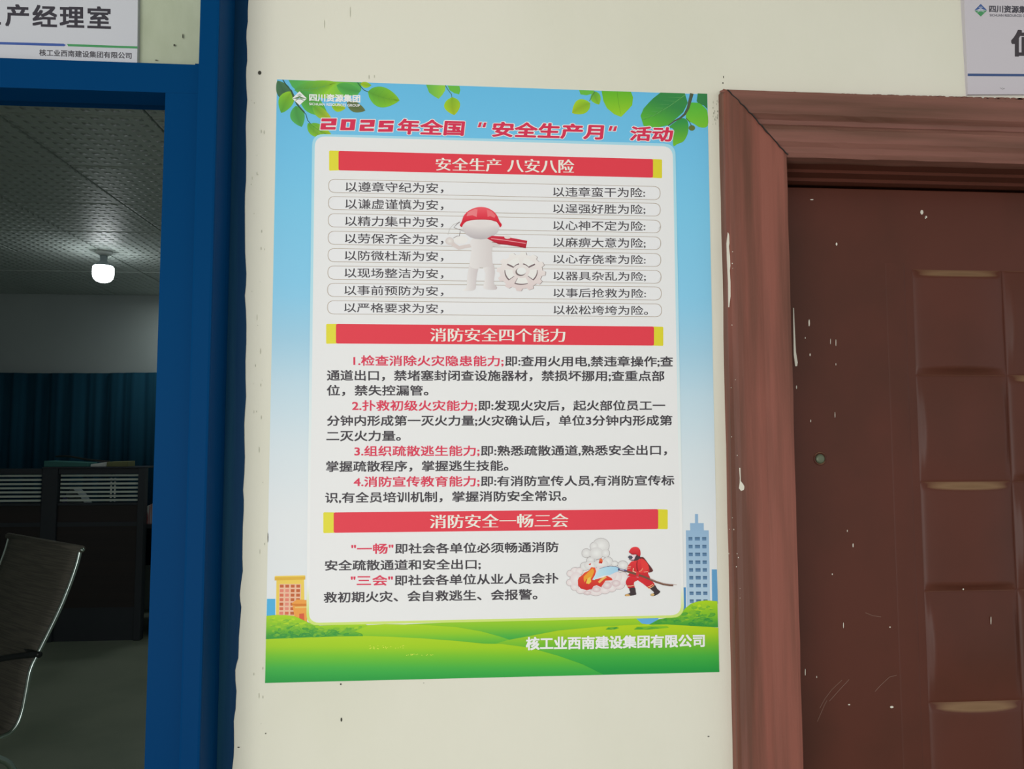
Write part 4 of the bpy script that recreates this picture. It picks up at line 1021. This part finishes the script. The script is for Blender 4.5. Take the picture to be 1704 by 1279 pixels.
# the mesh office chair
ch_ = root('office_chair', 'high-backed grey mesh office chair with chrome side rails inside the office', 'chair')
A = U(134, 914, 3.0)
Fd = Vector((-.66, -.75, 0)); Wd = Vector((-.36, .315, 0))*1.34
nrm = Fd.cross(Vector((0, 0, 1)))
def onplane(px, py, org):
    d = _fw + RT*((px-CX)/F_PX) - UP*((py-CY)/F_PX)
    t = (org-CAM).dot(nrm)/d.dot(nrm); return CAM+d*t
rail_px = [(134, 913), (129, 935), (118, 968), (102, 1008), (84, 1046), (63, 1088), (51, 1115), (44, 1150), (36, 1188), (24, 1212), (2, 1226)]
R3 = [onplane(x, y, A) for x, y in rail_px]
last = R3[-1]
R3 += [last+Fd*.12+Vector((0, 0, -.004)), last+Fd*.30+Vector((0, 0, .012)), last+Fd*.40+Vector((0, 0, -.01)), last+Fd*.43+Vector((0, 0, -.05))]
Rp = smoothpath(R3, 5); Lp = [p+Wd for p in Rp]
for P in (Rp, Lp):
    bm = bmesh.new(); tube(bm, P, .0075, 8); obj('side_rail', bm, M['chrome'], ch_, True)
bm = bmesh.new(); N_ = 10; G = []
ins = .02
for i, p in enumerate(Rp):
    t_ = (Rp[min(i+1, len(Rp)-1)]-Rp[max(i-1, 0)]).normalized(); nn = t_.cross(Wd).normalized()
    G.append([bm.verts.new(p + Wd*(ins+(1-2*ins)*k/N_) - nn*.012*math.sin(math.pi*k/N_)) for k in range(N_+1)])
for i in range(len(G)-1):
    for k in range(N_): bm.faces.new((G[i][k], G[i+1][k], G[i+1][k+1], G[i][k+1]))
o = obj('mesh_back_and_seat', bm, M['mesh'], ch_, True); sd = o.modifiers.new('s', 'SOLIDIFY'); sd.thickness = .006
for idx, rad in ((0, .013), (25, .011), (len(Rp)-1, .011)):
    p = Rp[idx]; e = Wd.normalized()*.012
    bm = bmesh.new(); tube(bm, [p-e, p+Wd*.5, p+Wd+e], rad, 10); obj('cross_bar', bm, M['mesh'] if idx == 0 else M['black'], ch_, True)
bm = bmesh.new(); bmesh.ops.create_uvsphere(bm, u_segments=12, v_segments=8, radius=.008, matrix=Matrix.Translation(A-Wd.normalized()*.014)); obj('end_cap', bm, M['chrome'], ch_, True)
zfl = .012
for off in (Wd*.08, Wd*.92):
    s0 = last+Fd*.28+off+Vector((0, 0, -.01)); 
    rear = last-Fd*.05+off; 
    P = smoothpath([s0, last+Fd*.10+off+Vector((0, 0, -.04)), Vector((rear.x, rear.y, last.z-.12)), Vector((rear.x, rear.y, last.z-.28))-Fd*.02, Vector((rear.x, rear.y, .05))+Fd*0, Vector((rear.x, rear.y, zfl))+Fd*.06, Vector((rear.x, rear.y, zfl))+Fd*.5], 6)
    bm = bmesh.new(); tube(bm, P, .0115, 10); obj('sled_leg', bm, M['chrome'], ch_, True)
for off in (Vector((0, 0, 0)), Wd):
    P = smoothpath([Rp[25]+off, Rp[25]+off+Fd*.12+Vector((0, 0, .01)), Rp[25]+off+Fd*.34+Vector((0, 0, .0)), last+off+Fd*.38+Vector((0, 0, .1)), last+off+Fd*.36], 6)
    bm = bmesh.new(); tube(bm, P, .011, 8); obj('armrest', bm, M['black'], ch_, True)
